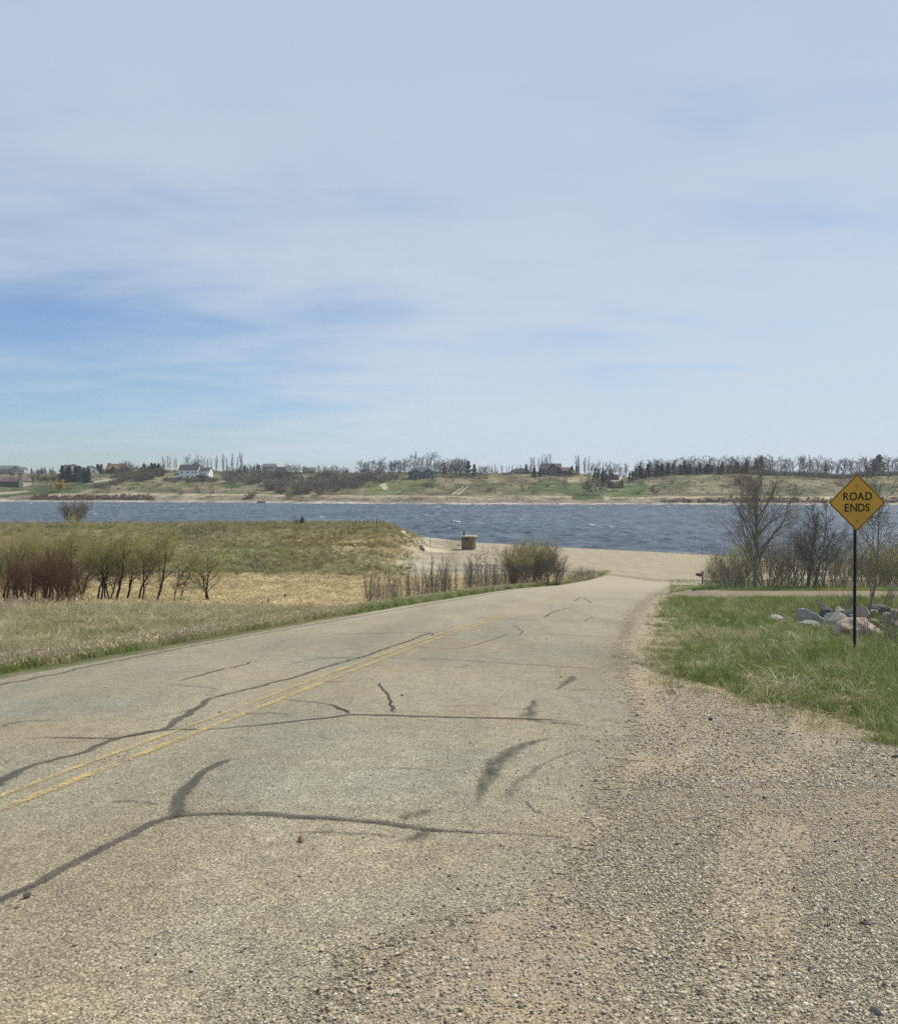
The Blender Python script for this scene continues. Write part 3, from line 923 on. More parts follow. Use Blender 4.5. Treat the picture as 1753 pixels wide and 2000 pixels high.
ZS, ZP = 0.026, 0.030
SE, CR, SM = M['seal'], M['crack'], M['smear']
ribbon('crack_seal', [(-60, 1795, .11), (0, 1768, .11), (60, 1742, .11), (130, 1702, .12), (200, 1665, .12), (270, 1628, .12), (330, 1605, .12), (352, 1598, .12)], SE, ZS, 'thick dark sealed crack running in from the left bottom of the road', ends=False, seed=1)
ribbon('crack_seal', [(340, 1612, .10), (346, 1600, .13), (350, 1572, .16), (368, 1543, .15), (400, 1512, .11), (440, 1491, .13), (478, 1486, .12)], SE, ZS + .001, 'curved dark crack seal branching up the lane like a horn', seed=2)
ribbon('crack_seal', [(340, 1602, .12), (400, 1597, .09), (450, 1596, .10), (530, 1598, .13), (600, 1603, .11), (680, 1610, .10), (760, 1617, .10), (850, 1628, .08), (930, 1632, .04), (1000, 1636, .03), (1090, 1641, .03), (1120, 1646, .02)], SE, ZS + .002, 'long dark crack seal crossing the near lane', ends=False, seed=3)
ribbon('crack_seal', [(852, 1588, .10), (830, 1592, .16), (800, 1604, .16), (790, 1612, .08)], SM, ZS + .003, 'smeared seal blotch above the long crack', seed=4)
ribbon('crack_seal', [(850, 1626, .10), (825, 1636, .16), (800, 1650, .14), (795, 1654, .06)], SM, ZS + .003, 'smeared seal blotch below the long crack', seed=5)
ribbon('crack_seal', [(-50, 1560, .14), (0, 1535, .17), (30, 1515, .14), (70, 1500, .09), (150, 1480, .10), (215, 1453, .13), (270, 1437, .09), (330, 1424, .10), (360, 1402, .16), (420, 1366, .12), (480, 1350, .11), (560, 1330, .12), (640, 1304, .12), (700, 1287, .14), (760, 1267, .13), (840, 1238, .12)], SE, ZS, 'long dark crack seal following the yellow centre line', ends=False, seed=6, jit=.03)
ribbon('road_crack', [(-40, 1449, .05), (0, 1448, .05), (120, 1446, .05), (220, 1447, .05), (265, 1440, .07), (330, 1430, .07), (420, 1428, .05), (560, 1415, .06), (650, 1405, .08), (690, 1400, .10), (780, 1402, .09), (900, 1406, .08), (1030, 1408, .08), (1100, 1413, .10), (1175, 1420, .04)], CR, ZS + .001, 'transverse dark crack across both lanes', seed=7, strength=1.3)
ribbon('road_crack', [(690, 1400, .07), (665, 1388, .10), (645, 1380, .05), (600, 1374, .04), (540, 1369, .03)], CR, ZS + .002, 'short crack forking left from the transverse crack', seed=8, strength=1.2)
ribbon('road_crack', [(768, 1400, .06), (765, 1380, .06), (756, 1360, .05), (744, 1345, .05), (741, 1333, .04)], CR, ZS + .002, 'short crooked crack rising from the transverse crack', seed=9, strength=1.3)
ribbon('crack_seal', [(1028, 1410, .28), (1034, 1395, .2), (1040, 1382, .16), (1048, 1368, .12)], SM, ZS + .003, 'dark smudge standing on the transverse crack', seed=10)
ribbon('crack_seal', [(1020, 1408, .12), (1060, 1414, .15), (1110, 1419, .12), (1150, 1423, .05)], SM, ZS + .003, 'smeared seal along the right end of the transverse crack', seed=11)
ribbon('tyre_mark', [(1098, 1446, .05), (1060, 1450, .10), (1030, 1458, .16), (1000, 1472, .20), (980, 1488, .22), (962, 1507, .20), (948, 1530, .15), (936, 1556, .10), (930, 1582, .10)], SM, ZS + .003, 'black curved tyre mark in the near lane', seed=12, strength=1.25)
ribbon('tyre_mark', [(1180, 1467, .05), (1120, 1472, .07), (1060, 1500, .10), (1010, 1540, .12), (985, 1580, .10)], SM, ZS + .004, 'faint tyre mark beside the black one', seed=13, strength=.55)
ribbon('crack_seal', [(1118, 1322, .12), (1112, 1333, .2), (1095, 1345, .1), (1088, 1352, .06)], SM, ZS + .003, 'small dark seal smudge in the far lane', seed=14)
FINE = [
    [(340, 1336, .07), (400, 1320, .09), (430, 1310, .10), (470, 1303, .07), (500, 1292, .06)],
    [(320, 1340, .04), (380, 1344, .04), (440, 1351, .03)],
    [(500, 1285, .04), (640, 1286, .05), (760, 1288, .05), (870, 1291, .05), (1000, 1299, .06), (1130, 1307, .06), (1230, 1316, .05)],
    [(560, 1300, .05), (620, 1290, .05), (700, 1285, .05)],
    [(620, 1241, .08), (700, 1240, .1), (780, 1237, .09), (838, 1238, .08), (842, 1246, .06)],
    [(780, 1262, .05), (900, 1268, .06), (1000, 1237, .05)],
    [(900, 1208, .1), (1020, 1212, .1), (1150, 1215, .1), (1290, 1222, .1)],
    [(1000, 1237, .08), (1120, 1243, .08), (1250, 1249, .08), (1290, 1252, .06)],
    [(1060, 1210, .12), (1075, 1199, .12), (1100, 1191, .12), (1130, 1186, .1)],
    [(1060, 1182, .12), (1130, 1185, .12)],
    [(1130, 1168, .16), (1200, 1171, .16), (1280, 1174, .14)],
    [(1120, 1177, .14), (1135, 1168, .14), (1160, 1182, .1)],
    [(1000, 1222, .06), (1018, 1234, .06), (1012, 1245, .05)],
    [(1140, 1215, .08), (1158, 1206, .08)],
    [(1100, 1352, .04), (1150, 1350, .04), (1200, 1353, .03)],
    [(205, 1570, .03), (260, 1573, .03), (325, 1577, .03)],
    [(560, 1632, .02), (640, 1636, .025), (720, 1640, .025), (800, 1646, .02)],
    [(0, 1425, .04), (40, 1415, .04), (110, 1408, .04)],
    [(1060, 1602, .02), (1040, 1590, .02), (1030, 1570, .02)],
    [(450, 1398, .05), (520, 1397, .05), (580, 1400, .04)],
    [(890, 1165, .12), (960, 1162, .12), (1060, 1158, .12)],
]
for i, q in enumerate(FINE):
    ribbon('road_crack', q, CR, ZS + .001 + 0.0003 * (i % 4), None, seed=20 + i, strength=1.0, jit=.03)
ribbon('tyre_mark', [(500, 1640, .03), (503, 1655, .04), (515, 1668, .03)], SM, ZS + .003, None, seed=60, strength=.6)
# dark broken edge along the left of the asphalt
ribbon('road_edge', [(-60, 1350, .08), (0, 1340, .08), (100, 1321, .08), (200, 1299, .08), (300, 1279, .08), (430, 1254, .08), (600, 1223, .10), (800, 1188, .12), (1000, 1154, .2), (1120, 1133, .3)], M['edge'], ZS, 'dark crumbling edge along the left side of the asphalt', ends=False, seed=80, jit=.04)


def centre_line(off, y0, y1, strength, label):
    ys = ygrid(y0, y1, 0.03, 0.1, 1.0); xc = XC(ys) + off
    v = np.array([-1, -0.5, 0, 0.5, 1.0]) * 0.062
    X = xc[:, None] + v[None]; Y = np.repeat(ys[:, None], 5, 1)
    V = np.stack([X, Y, Z(X, Y) + ZP], -1).reshape(-1, 3); n = len(ys)
    i = np.arange(n - 1)[:, None] * 5 + np.arange(4)[None]
    F = np.stack([i, i + 1, i + 6, i + 5], -1).reshape(-1, 4)
    me = mesh_np('centre_line', V, F, M['paint'], True)
    e = np.repeat((1 - np.abs(v) / 0.062)[None], n, 0)
    st = strength(ys)
    set_attr(me, 'rib', np.stack([e, np.repeat(st[:, None], 5, 1), e * 0], -1).reshape(-1, 3))
    tag(link('centre_line', me), label, kind='structure')


centre_line(0.10, -2, 84, lambda y: 0.9 + 0.3 * (fbm(y * 0.4, y * 0, 81) - 0.5) - 0.75 * sst(60, 82, y), 'right stripe of the worn yellow double centre line')
centre_line(-0.14, -2, 84, lambda y: np.clip(0.66 + 1.4 * (fbm(y * 0.35, y * 0 + 3, 82) - 0.45) + 0.4 * sst(12, 20, y), 0.1, 0.9) - 0.6 * sst(60, 82, y), 'left stripe of the worn yellow double centre line, partly rubbed off')


# ------------------------------------------------------------------ scatter (ground cover that nobody could count)
def scatter(name, label, P, scale, rot, pick, protos, kind='stuff'):
    col = bpy.data.collections.new(name + '_sources')
    for i, me in enumerate(protos):
        col.objects.link(bpy.data.objects.new('%s_source_%02d' % (name, i), me))
    P = np.asarray(P, np.float32); n = len(P)
    me = bpy.data.meshes.new(name); me.vertices.add(n); me.vertices.foreach_set('co', P.ravel())
    a = me.attributes.new('sc', 'FLOAT_VECTOR', 'POINT'); a.data.foreach_set('vector', np.asarray(scale, np.float32).ravel())
    a = me.attributes.new('ro', 'FLOAT_VECTOR', 'POINT'); a.data.foreach_set('vector', np.asarray(rot, np.float32).ravel())
    a = me.attributes.new('pk', 'INT', 'POINT'); a.data.foreach_set('value', np.asarray(pick, np.int32))
    me.update()
    o = link(name, me)
    g = bpy.data.node_groups.new(name + '_spread', 'GeometryNodeTree')
    g.interface.new_socket('Geometry', in_out='INPUT', socket_type='NodeSocketGeometry')
    g.interface.new_socket('Geometry', in_out='OUTPUT', socket_type='NodeSocketGeometry')
    N, L = g.nodes, g.links
    gi = N.new('NodeGroupInput'); go = N.new('NodeGroupOutput')
    ci = N.new('GeometryNodeCollectionInfo'); ci.inputs['Collection'].default_value = col
    ci.inputs['Separate Children'].default_value = True; ci.inputs['Reset Children'].default_value = True
    ip = N.new('GeometryNodeInstanceOnPoints'); ip.inputs['Pick Instance'].default_value = True

    def na(nm, t):
        q = N.new('GeometryNodeInputNamedAttribute'); q.data_type = t; q.inputs['Name'].default_value = nm
        return [s for s in q.outputs if s.enabled][0]
    L.new(gi.outputs[0], ip.inputs['Points']); L.new(ci.outputs[0], ip.inputs['Instance'])
    L.new(na('pk', 'INT'), ip.inputs['Instance Index'])
    L.new(na('sc', 'FLOAT_VECTOR'), ip.inputs['Scale'])
    L.new(na('ro', 'FLOAT_VECTOR'), ip.inputs['Rotation'])
    L.new(ip.outputs[0], go.inputs[0])
    md = o.modifiers.new('spread', 'NODES'); md.node_group = g
    tag(o, label, kind=kind)
    return o


def tuft_mesh(name, mat, n, h, spread, lean, w, seed, heads=0, hmat=None):
    r = np.random.default_rng(seed); V = []; F = []; mi = []
    for i in range(n):
        a = r.uniform(0, 6.283); rad = spread * math.sqrt(r.uniform()); bx, by = rad * math.cos(a), rad * math.sin(a)
        la = r.uniform(0, 6.283); ln = lean * r.uniform(0.2, 1.0) * h; hh = h * r.uniform(0.45, 1.0)
        fa = r.uniform(0, 6.283); fx, fy = math.cos(fa) * w / 2, math.sin(fa) * w / 2
        lx, ly = math.cos(la) * ln, math.sin(la) * ln
        b = len(V)
        V += [(bx - fx, by - fy, -0.02), (bx + fx, by + fy, -0.02), (bx - fx * .8 + lx * .35, by - fy * .8 + ly * .35, hh * .55), (bx + fx * .8 + lx * .35, by + fy * .8 + ly * .35, hh * .55), (bx + lx, by + ly, hh)]
        F += [(b, b + 1, b + 3), (b, b + 3, b + 2), (b + 2, b + 3, b + 4)]; mi += [0, 0, 0]
        if i < heads:
            b = len(V); s = w * 2.2; c = np.array((bx + lx, by + ly, hh))
            V += [tuple(c + q) for q in ((-s, 0, 0), (s, 0, 0), (0, 0, s * 2.6), (0, s, s), (0, -s, s * .8))]
            F += [(b, b + 1, b + 2), (b, b + 3, b + 2), (b + 1, b + 4, b + 2)]; mi += [1, 1, 1]
    me = mesh_np(name, V, F, mat)
    if hmat: me.materials.append(hmat)
    me.polygons.foreach_set('material_index', np.array(mi, np.int32)) if heads else None
    return me


def mat_mesh(name, mat, n, size, h, w, seed):
    """lodged, matted stems lying in all directions"""
    r = np.random.default_rng(seed); V = []; F = []
    for i in range(n):
        x, y = r.uniform(-size, size, 2); a = r.uniform(0, 6.283); l = r.uniform(.4, 1.) * size * 1.3
        z0, z1 = r.uniform(0, h * .5), r.uniform(0, h)
        dx, dy = math.cos(a) * l / 2, math.sin(a) * l / 2; nx, ny = -math.sin(a) * w / 2, math.cos(a) * w / 2
        b = len(V)
        V += [(x - dx, y - dy, z0 - .02), (x + nx, y + ny, (z0 + z1) / 2 + h * .3), (x - nx, y - ny, (z0 + z1) / 2 + h * .25), (x + dx, y + dy, z1)]
        F += [(b, b + 1, b + 2), (b + 2, b + 1, b + 3)]
    return mesh_np(name, V, F, mat)


def ico(sub):
    import bmesh
    bm = bmesh.new(); bmesh.ops.create_icosphere(bm, subdivisions=sub, radius=1.0)
    V = np.array([v.co[:] for v in bm.verts]); F = np.array([[v.index for v in f.verts] for f in bm.faces]); bm.free()
    return V, F


def pebble_mesh(name, mat, seed, sub=1, rough=0.35, flat=0.55, facet=True):
    V, F = ico(sub); r = np.random.default_rng(seed)
    V = V.copy()
    for k in range(7):
        d = r.normal(size=3); d /= np.linalg.norm(d); o = r.uniform(0.35, 0.85)
        s = V @ d; V -= np.outer(np.maximum(s - o, 0) * 0.85, d)
    V *= 1 + rough * (r.uniform(size=(len(V), 1)) - 0.5)
    V *= np.array([1, r.uniform(0.55, 0.9), flat])
    return mesh_np(name, V, F, mat, not facet)


def frustum_ok(x, y, margin=1.15):
    return (np.abs(x) < (0.5156 * margin) * np.maximum(y, 0) + 1.0)


def scat_points(n, x0, x1, y0, y1, dens, seed, ypow=1.0):
    """n tries; dens(x, y) -> probability; more tries near the camera when ypow > 1"""
    r = np.random.default_rng(seed)
    u = r.uniform(size=n)
    if ypow == 0: y = y0 * (y1 / y0) ** u
    else: y = y0 + (y1 - y0) * u
    x = x0 + (x1 - x0) * r.uniform(size=n)
    if ypow == 0:   # keep x spread proportional to y
        x = x * y / y1
    k = (r.uniform(size=n) < dens(x, y)) & frustum_ok(x, y, 1.25)
    return x[k], y[k], r


def place_scatter(name, label, x, y, r, protos, smin, smax, tilt=0.15, zoff=0.0, hfun=None):
    n = len(x)
    s = r.uniform(smin, smax, n)
    if hfun is not None: s = s * hfun(x, y)
    S = np.stack([s * r.uniform(.85, 1.15, n), s * r.uniform(.85, 1.15, n), s], 1)
    ro = np.stack([r.normal(0, tilt, n), r.normal(0, tilt, n), r.uniform(0, 6.283, n)], 1)
    P = np.stack([x, y, Z(x, y) + zoff], 1)
    return scatter(name, label, P, S, ro, r.integers(0, len(protos), n), protos)


# pebbles on the shoulder
pb = [pebble_mesh('pebble_shape', M['pebble'], 100 + i) for i in range(7)]


def gravel_density(x, y):
    xa, xg = XA(y), XG(y)
    inside = sst(-0.55, 0.35, x - xa) * (1 - sst(-0.3, 0.15, x - xg))
    ca, sa = math.cos(R(-20)), math.sin(R(-20)); u_ = x * ca + y * sa; v_ = -x * sa + y * ca
    patch = sst(0.40, 0.60, fbm(u_ * 1.6 + 7, v_ * 0.45, 90, 4))
    inside = inside * (1 - 0.75 * sst(14, 30, y))
    spill = 0.07 * (1 - sst(10, 16, y)) * np.exp(-np.abs(np.minimum(x - xa, 0)) / 0.35) + 0.004
    return np.clip(inside * (0.10 + 0.80 * patch ** 1.2) + spill * (x < xg), 0, 1) * (x > XL(y)) 


def peb(name, label, n, y0, y1, size, seed, xr=1.0):
    r = np.random.default_rng(seed)
    y = y0 + (y1 - y0) * r.uniform(size=n)
    y = y0 * (y1 / y0) ** r.uniform(size=n)
    x = r.uniform(-0.56, 0.56, n) * y
    k = r.uniform(size=n) < gravel_density(x, y); x, y = x[k], y[k]; n = len(x)
    s = size[0] * np.exp(r.normal(0, size[1], n)); s = np.minimum(s, size[0] * 3.2)
    S = np.stack([s, s, s], 1)
    ro = np.stack([r.normal(0, .3, n), r.normal(0, .3, n), r.uniform(0, 6.283, n)], 1)
    on = 0.027 * (x > XA(y) - 0.1) + 0.022 * (x <= XA(y) - 0.1)
    P = np.stack([x, y, Z(x, y) + on + s * 0.25], 1)
    return scatter(name, label, P, S, ro, r.integers(0, len(pb), n), pb)


peb('gravel', 'small mixed pebbles of the gravel shoulder nearest the camera', 360000, 2.4, 6.5, (0.0043, 0.48), 1)
peb('gravel', 'pebbles of the gravel shoulder in the middle distance', 190000, 6.2, 18, (0.0072, 0.45), 2)
peb('gravel', 'stones strewn over the far stretch of the gravel shoulder', 34000, 17, 60, (0.018, 0.36), 3)

# grasses
gt = [tuft_mesh('green_tuft', M['green'], 16, 0.17, 0.07, 0.8, 0.007, 200 + i) for i in range(6)]
gl = [tuft_mesh('tall_tuft', M['green'], 14, 0.30, 0.10, 1.0, 0.010, 210 + i) for i in range(4)]
dt = [tuft_mesh('dry_tuft', M['dry'], 13, 0.26, 0.10, 1.2, 0.008, 220 + i) for i in range(5)]
mt_ = [tuft_mesh('mixed_tuft', M['mixed'], 16, 0.20, 0.12, 1.1, 0.010, 230 + i) for i in range(5)]
ht = [tuft_mesh('seeding_tuft', M['green'], 12, 0.20, 0.09, 0.6, 0.008, 240 + i, 3, M['head']) for i in range(4)]
lm = [mat_mesh('lodged_stems', M['dry'], 26, 0.25, 0.09, 0.007, 250 + i) for i in range(5)]
st_ = [mat_mesh('straw_stems', M['straw'], 40, 0.75, 0.42, 0.045, 260 + i) for i in range(5)]
md_ = [tuft_mesh('mound_tuft', M['mound'], 16, 0.42, 0.42, 1.0, 0.055, 270 + i) for i in range(6)]
tl = [tuft_mesh('tall_dry_tuft', M['dry'], 14, 0.62, 0.18, 0.75, 0.015, 280 + i, 1, M['head']) for i in range(5)]
wd = [tuft_mesh('clover', M['weed'], 18, 0.08, 0.12, 1.6, 0.022, 290 + i) for i in range(3)]


_a, _b = at(1590, 1218), at(1720, 1225)
ROCKC = ((_a.x + _b.x) / 2 + .3, (_a.y + _b.y) / 2)


def right_d(x, y):
    g = sst(-0.35, 0.7, x - XG(y) + 1.8 * (fbm(x * 1.3, y * 1.3, 91) - 0.5)) * (1 - np.clip((y > 50.2) & (y < 58.0), 0, 1))
    return g * (0.25 + 0.75 * sst(0.36, 0.56, fbm(x * 0.7, y * 0.7, 92))) * (1 - .9 * np.exp(-((x - ROCKC[0]) / 3.4) ** 4 - ((y - ROCKC[1]) / 4.2) ** 4))


x, y, r = scat_points(90000, 0, 12 * 2, 7.0, 30, lambda x, y: right_d(x, y), 31, 0)
place_scatter('grass', 'thick green grass on the bank right of the gravel', x, y, r, gt + gt + gl[:2] + mt_[:1], 0.6, 1.15, 0.25, 0.0, lambda x, y: 0.75 + 0.6 * sst(1, 6, x - XG(y)))
x, y, r = scat_points(26000, 4, 36, 28, 54, lambda x, y: right_d(x, y), 32, 1)
place_scatter('grass', 'green and yellowing grass below the driveway', x, y, r, gl + mt_ + gt[:3], 0.9, 1.6, 0.25)
x, y, r = scat_points(16000, 14, 60, 58, 108, lambda x, y: sst(0, .5, x - XG(y)) * (1 - sst(30, 40, x)) * (np.exp(-((y - (98 - 0.45 * (x - 22))) / 2.4) ** 2) < .3), 33, 1)
place_scatter('grass', 'two short green grass wedges beyond the driveway', x, y, r, gt, 0.9, 1.3, 0.2)
x, y, r = scat_points(9000, 0, 24, 7, 50, lambda x, y: right_d(x, y) * (0.12 + sst(0.48, 0.62, fbm(x * 0.5, y * 0.5, 93))) * 0.9, 34, 0)
place_scatter('dry_grass', 'pale dead stems lying in the green grass on the right', x, y, r, dt + lm, 0.7, 1.3, 0.4)
x, y, r = scat_points(5200, 0, 22, 7.2, 45, lambda x, y: np.exp(-((x - XG(y) + .1) / 0.5) ** 2), 35, 0)
place_scatter('weeds', 'thin dry weeds along the edge of the gravel', x, y, r, mt_ + dt[:2], 0.4, 0.8, 0.3)
x, y, r = scat_points(1500, 8, 17, 20, 34, lambda x, y: right_d(x, y) * sst(.5, .6, fbm(x * .8, y * .8, 94)), 36, 1)
place_scatter('clover', 'bright low clover between the boulders and the sign', x, y, r, wd, 0.9, 1.8, 0.2)


def left_d(x, y, a, b):
    d = XL(y) - x
    return sst(a, a + 0.35, d) * (1 - sst(b, b + 1.2, d))


x, y, r = scat_points(26000, -14, 14, 8.5, 118, lambda x, y: left_d(x, y, 0.15, 1.5), 41, 0)
x2 = XL(y) - 0.15 - r.gamma(2.0, 0.42, len(y)) ; x = np.where(r.uniform(size=len(x)) < 1.0, x2, x)
place_scatter('grass', 'green strip of new grass along the left edge of the asphalt', x, y, r, gt + gl, 0.8, 1.4, 0.2, 0, lambda x, y: 1 + 0.6 * sst(25, 80, y))
yy = 9 * (118 / 9) ** r.uniform(size=24000); xx = XL(yy) - 0.5 - r.gamma(2.2, 0.65, len(yy))
place_scatter('dry_grass', 'pale seeding grass behind the green strip left of the road', xx, yy, r, ht + dt + ht, 0.75, 1.25, 0.25, 0, lambda x, y: 1 + 0.7 * sst(25, 80, y))


def bank(x, y): return sst(1.2, 2.6, XL(y) - x)


x, y, r = scat_points(60000, -38, 8, 10, 46, lambda x, y: bank(x, y) * (0.5 + 0.5 * sst(.4, .6, fbm(x * .4, y * .4, 95))), 43, 0)
place_scatter('wild_grass', 'mixed green and straw grass on the bank left of the road', x, y, r, mt_ + mt_ + dt, 0.8, 1.5, 0.4)
x, y, r = scat_points(26000, -38, 8, 10, 44, lambda x, y: bank(x, y) * sst(.40, .58, fbm(x * .3, y * .3, 96)), 44, 0)
place_scatter('dead_grass', 'flattened grey dead grass on the left bank', x, y, r, lm, 0.9, 1.8, 0.2)
x, y, r = scat_points(24000, -42, 6, 26, 72, lambda x, y: sst(3, 6, XL(y) - x) * (0.25 + 0.75 * sst(32, 42, y)) * (0.35 + .65 * sst(.42, .58, fbm(x * .25, y * .25, 97))) * sst(-1, 8, -x + 4), 45, 1)
place_scatter('tall_grass', 'tall pale bunch grass on the brow of the left bank', x, y, r, tl + dt + mt_ + mt_, 0.8, 1.35, 0.35, 0, lambda x, y: 0.55 + 0.6 * sst(-6, -16, x))
x, y, r = scat_points(15000, -70, 16, 66, 112, lambda x, y: sst(2.5, 5, XL(y) - x) * (1 - sst(100, 110, y + 8 * (fbm(x * .2, y * .2, 98) - .5))), 46, 1)
place_scatter('straw', 'golden matted straw filling the hollow', x, y, r, st_, 0.8, 1.3, 0.15)
x, y, r = scat_points(42000, -105, 16, 98, 175, lambda x, y: sst(99, 107, y + 8 * (fbm(x * .2, y * .2, 98) - .5)) * (1 - sst(-10, -4, x + .05 * (y - 110) * 0)) * (.45 + .55 * sst(.4, .6, fbm(x * .2, y * .2, 99))), 47, 1)
place_scatter('wild_grass', 'rough green and straw grass covering the mound', x, y, r, md_, 0.6, 1.3, 0.3)
# ------------------------------------------------------------------ trees and shrubs
def unit(v):
    return v / (np.linalg.norm(v) + 1e-9)


class Grow:
    """recursive branching; keeps every branch as a polyline with radii, sorted by level"""
    def __init__(s, seed): s.r = np.random.default_rng(seed); s.B = []

    def branch(s, p, d, L, rad, lv, P):
        q = P[lv]; r = s.r; n = q.get('seg', 3)
        pts = [p.copy()]; rr = [rad]; d = unit(d)
        for i in range(n):
            d = unit(d + r.normal(0, q.get('wob', .12), 3) + np.array([0, 0, q.get('up', 0.05)]))
            p = p + d * L / n; pts.append(p.copy()); rr.append(rad * (1 - (1 - q.get('tip', .25)) * (i + 1) / n))
        pts = np.array(pts); rr = np.array(rr)
        s.B.append((lv, pts, rr))
        if lv + 1 >= len(P): return
        c = P[lv + 1]; m = c['n']; m = int(round(m * r.uniform(.75, 1.25)))
        for k in range(m):
            t = c.get('t0', .25) + (1 - c.get('t0', .25)) * (k + r.uniform()) / m
            f = t * n; i = min(int(f), n - 1); u = f - i
            bp = pts[i] * (1 - u) + pts[i + 1] * u; br = rr[i] * (1 - u) + rr[i + 1] * u
            ax = unit(pts[i + 1] - pts[i]); a = r.uniform(*c.get('ang', (30, 60))) * math.pi / 180
            o = unit(np.cross(ax, r.normal(size=3)))
            dd = ax * math.cos(a) + o * math.sin(a)
            l = L * r.uniform(*c.get('len', (.35, .6))) * (1 - c.get('taper', .45) * (t - c.get('t0', .25)))
            s.branch(bp, dd, l, max(br * c.get('rr', .55), c.get('rmin', .004)), lv + 1, P)

    def mesh(s, name, mat, lo, hi, leaf=None):
        V = []; F = []; base = 0
        sides = {0: 7, 1: 5, 2: 3}
        for lv, pts, rr in s.B:
            if lv < lo or lv > hi: continue
            k = sides.get(lv, 3); n = len(pts)
            T = np.gradient(pts, axis=0); T /= np.linalg.norm(T, axis=1)[:, None] + 1e-9
            ref = np.array([0.31, 0.95, 0.05]) if abs(T[0, 1]) < .8 else np.array([1.0, 0.1, 0.1])
            A = np.cross(T, ref); A /= np.linalg.norm(A, axis=1)[:, None] + 1e-9; Bv = np.cross(T, A)
            th = 2 * np.pi * np.arange(k) / k
            ring = pts[:, None] + (A[:, None] * np.cos(th)[None, :, None] + Bv[:, None] * np.sin(th)[None, :, None]) * rr[:, None, None]
            V.append(ring.reshape(-1, 3))
            i = np.arange(n - 1)[:, None] * k + np.arange(k)[None]; j = np.arange(n - 1)[:, None] * k + (np.arange(k)[None] + 1) % k
            F.append((np.stack([i, j, j + k, i + k], -1) + base).reshape(-1, 4)); base += n * k
        mi = sum(len(f) for f in F)
        if leaf:
            cnt, size, lmat, llo = leaf[:4]; top = max(b[1][:, 2].max() for b in s.B); zf = leaf[4] if len(leaf) > 4 else 0
            src = [b for b in s.B if b[0] >= llo and b[1][:, 2].mean() > zf * top]
            r = s.r; pk = r.integers(0, len(src), cnt); C0 = []
            for q in pk:
                p = src[q][1]; t = r.uniform(0.2, 1) * (len(p) - 1); i = min(int(t), len(p) - 2); C0.append(p[i] + (p[i + 1] - p[i]) * (t - i))
            C0 = np.array(C0) + r.normal(0, size * .6, (cnt, 3))
            a = r.normal(size=(cnt, 3)); a /= np.linalg.norm(a, axis=1)[:, None]; b = np.cross(a, r.normal(size=(cnt, 3))); b /= np.linalg.norm(b, axis=1)[:, None]
            sz = size * r.uniform(.6, 1.3, (cnt, 1))
            Q = np.stack([C0 - a * sz, C0 + b * sz * .45, C0 + a * sz, C0 - b * sz * .45], 1).reshape(-1, 3)
            V.append(Q); F.append(np.arange(cnt * 4).reshape(-1, 4) + base)
        me = mesh_np(name, np.concatenate(V), np.concatenate(F), mat)
        if leaf:
            me.materials.append(leaf[2]); idx = np.zeros(len(me.polygons), np.int32); idx[mi:] = 1
            me.polygons.foreach_set('material_index', idx)
        return me


def arr(*a): return np.array(a, float)


def thing_tree(name, loc, label, cat, group, trunk_me, crown_me, rz=0.0, sc=1.0, szz=None):
    e = empty(name, loc, rz); e.scale = (sc, sc, szz or sc)
    tag(e, label, cat, group)
    for nm, me in (('trunk', trunk_me), ('crown', crown_me)):
        if me: link(nm, me, e)
    return e


# the ash-like bare trees right of the road
def bare_tree(seed, H, tr, lean=(0, 0), trunks=1, up=.10, n1=13, dens=1.0, t0=.18, leaf=None, bark='bark_grey', spread=(32, 62)):
    g = Grow(seed)
    P = [dict(seg=8, wob=.055, up=.06, tip=.2),
         dict(n=n1, t0=t0, ang=spread, len=(.50, .78), seg=6, wob=.11, up=up, rr=.52, tip=.2, taper=.72),
         dict(n=int(8 * dens), t0=.15, ang=(22, 52), len=(.32, .55), seg=4, wob=.13, up=up * .8, rr=.55, rmin=.013, tip=.35, taper=.35),
         dict(n=int(6 * dens), t0=.15, ang=(22, 55), len=(.34, .6), seg=3, wob=.15, up=up * .6, rr=.6, rmin=.009, tip=.4, taper=.3),
         dict(n=4, t0=.2, ang=(20, 55), len=(.5, .85), seg=2, wob=.16, up=.05, rr=.75, rmin=.0065, tip=.4, taper=.2)]
    for k in range(trunks):
        a = k * 2.4 + seed; off = arr(math.cos(a), math.sin(a), 0) * (.25 if trunks > 1 else 0)
        d = arr(lean[0] + off[0] * .9, lean[1] + off[1] * .9, 1)
        g.branch(arr(off[0], off[1], -.15), d, H * (1 if k == 0 else g.r.uniform(.7, .95)), tr, 0, P)
    return g.mesh('trunk', M[bark], 0, 1), g.mesh('crown', M[bark], 2, 4, leaf)


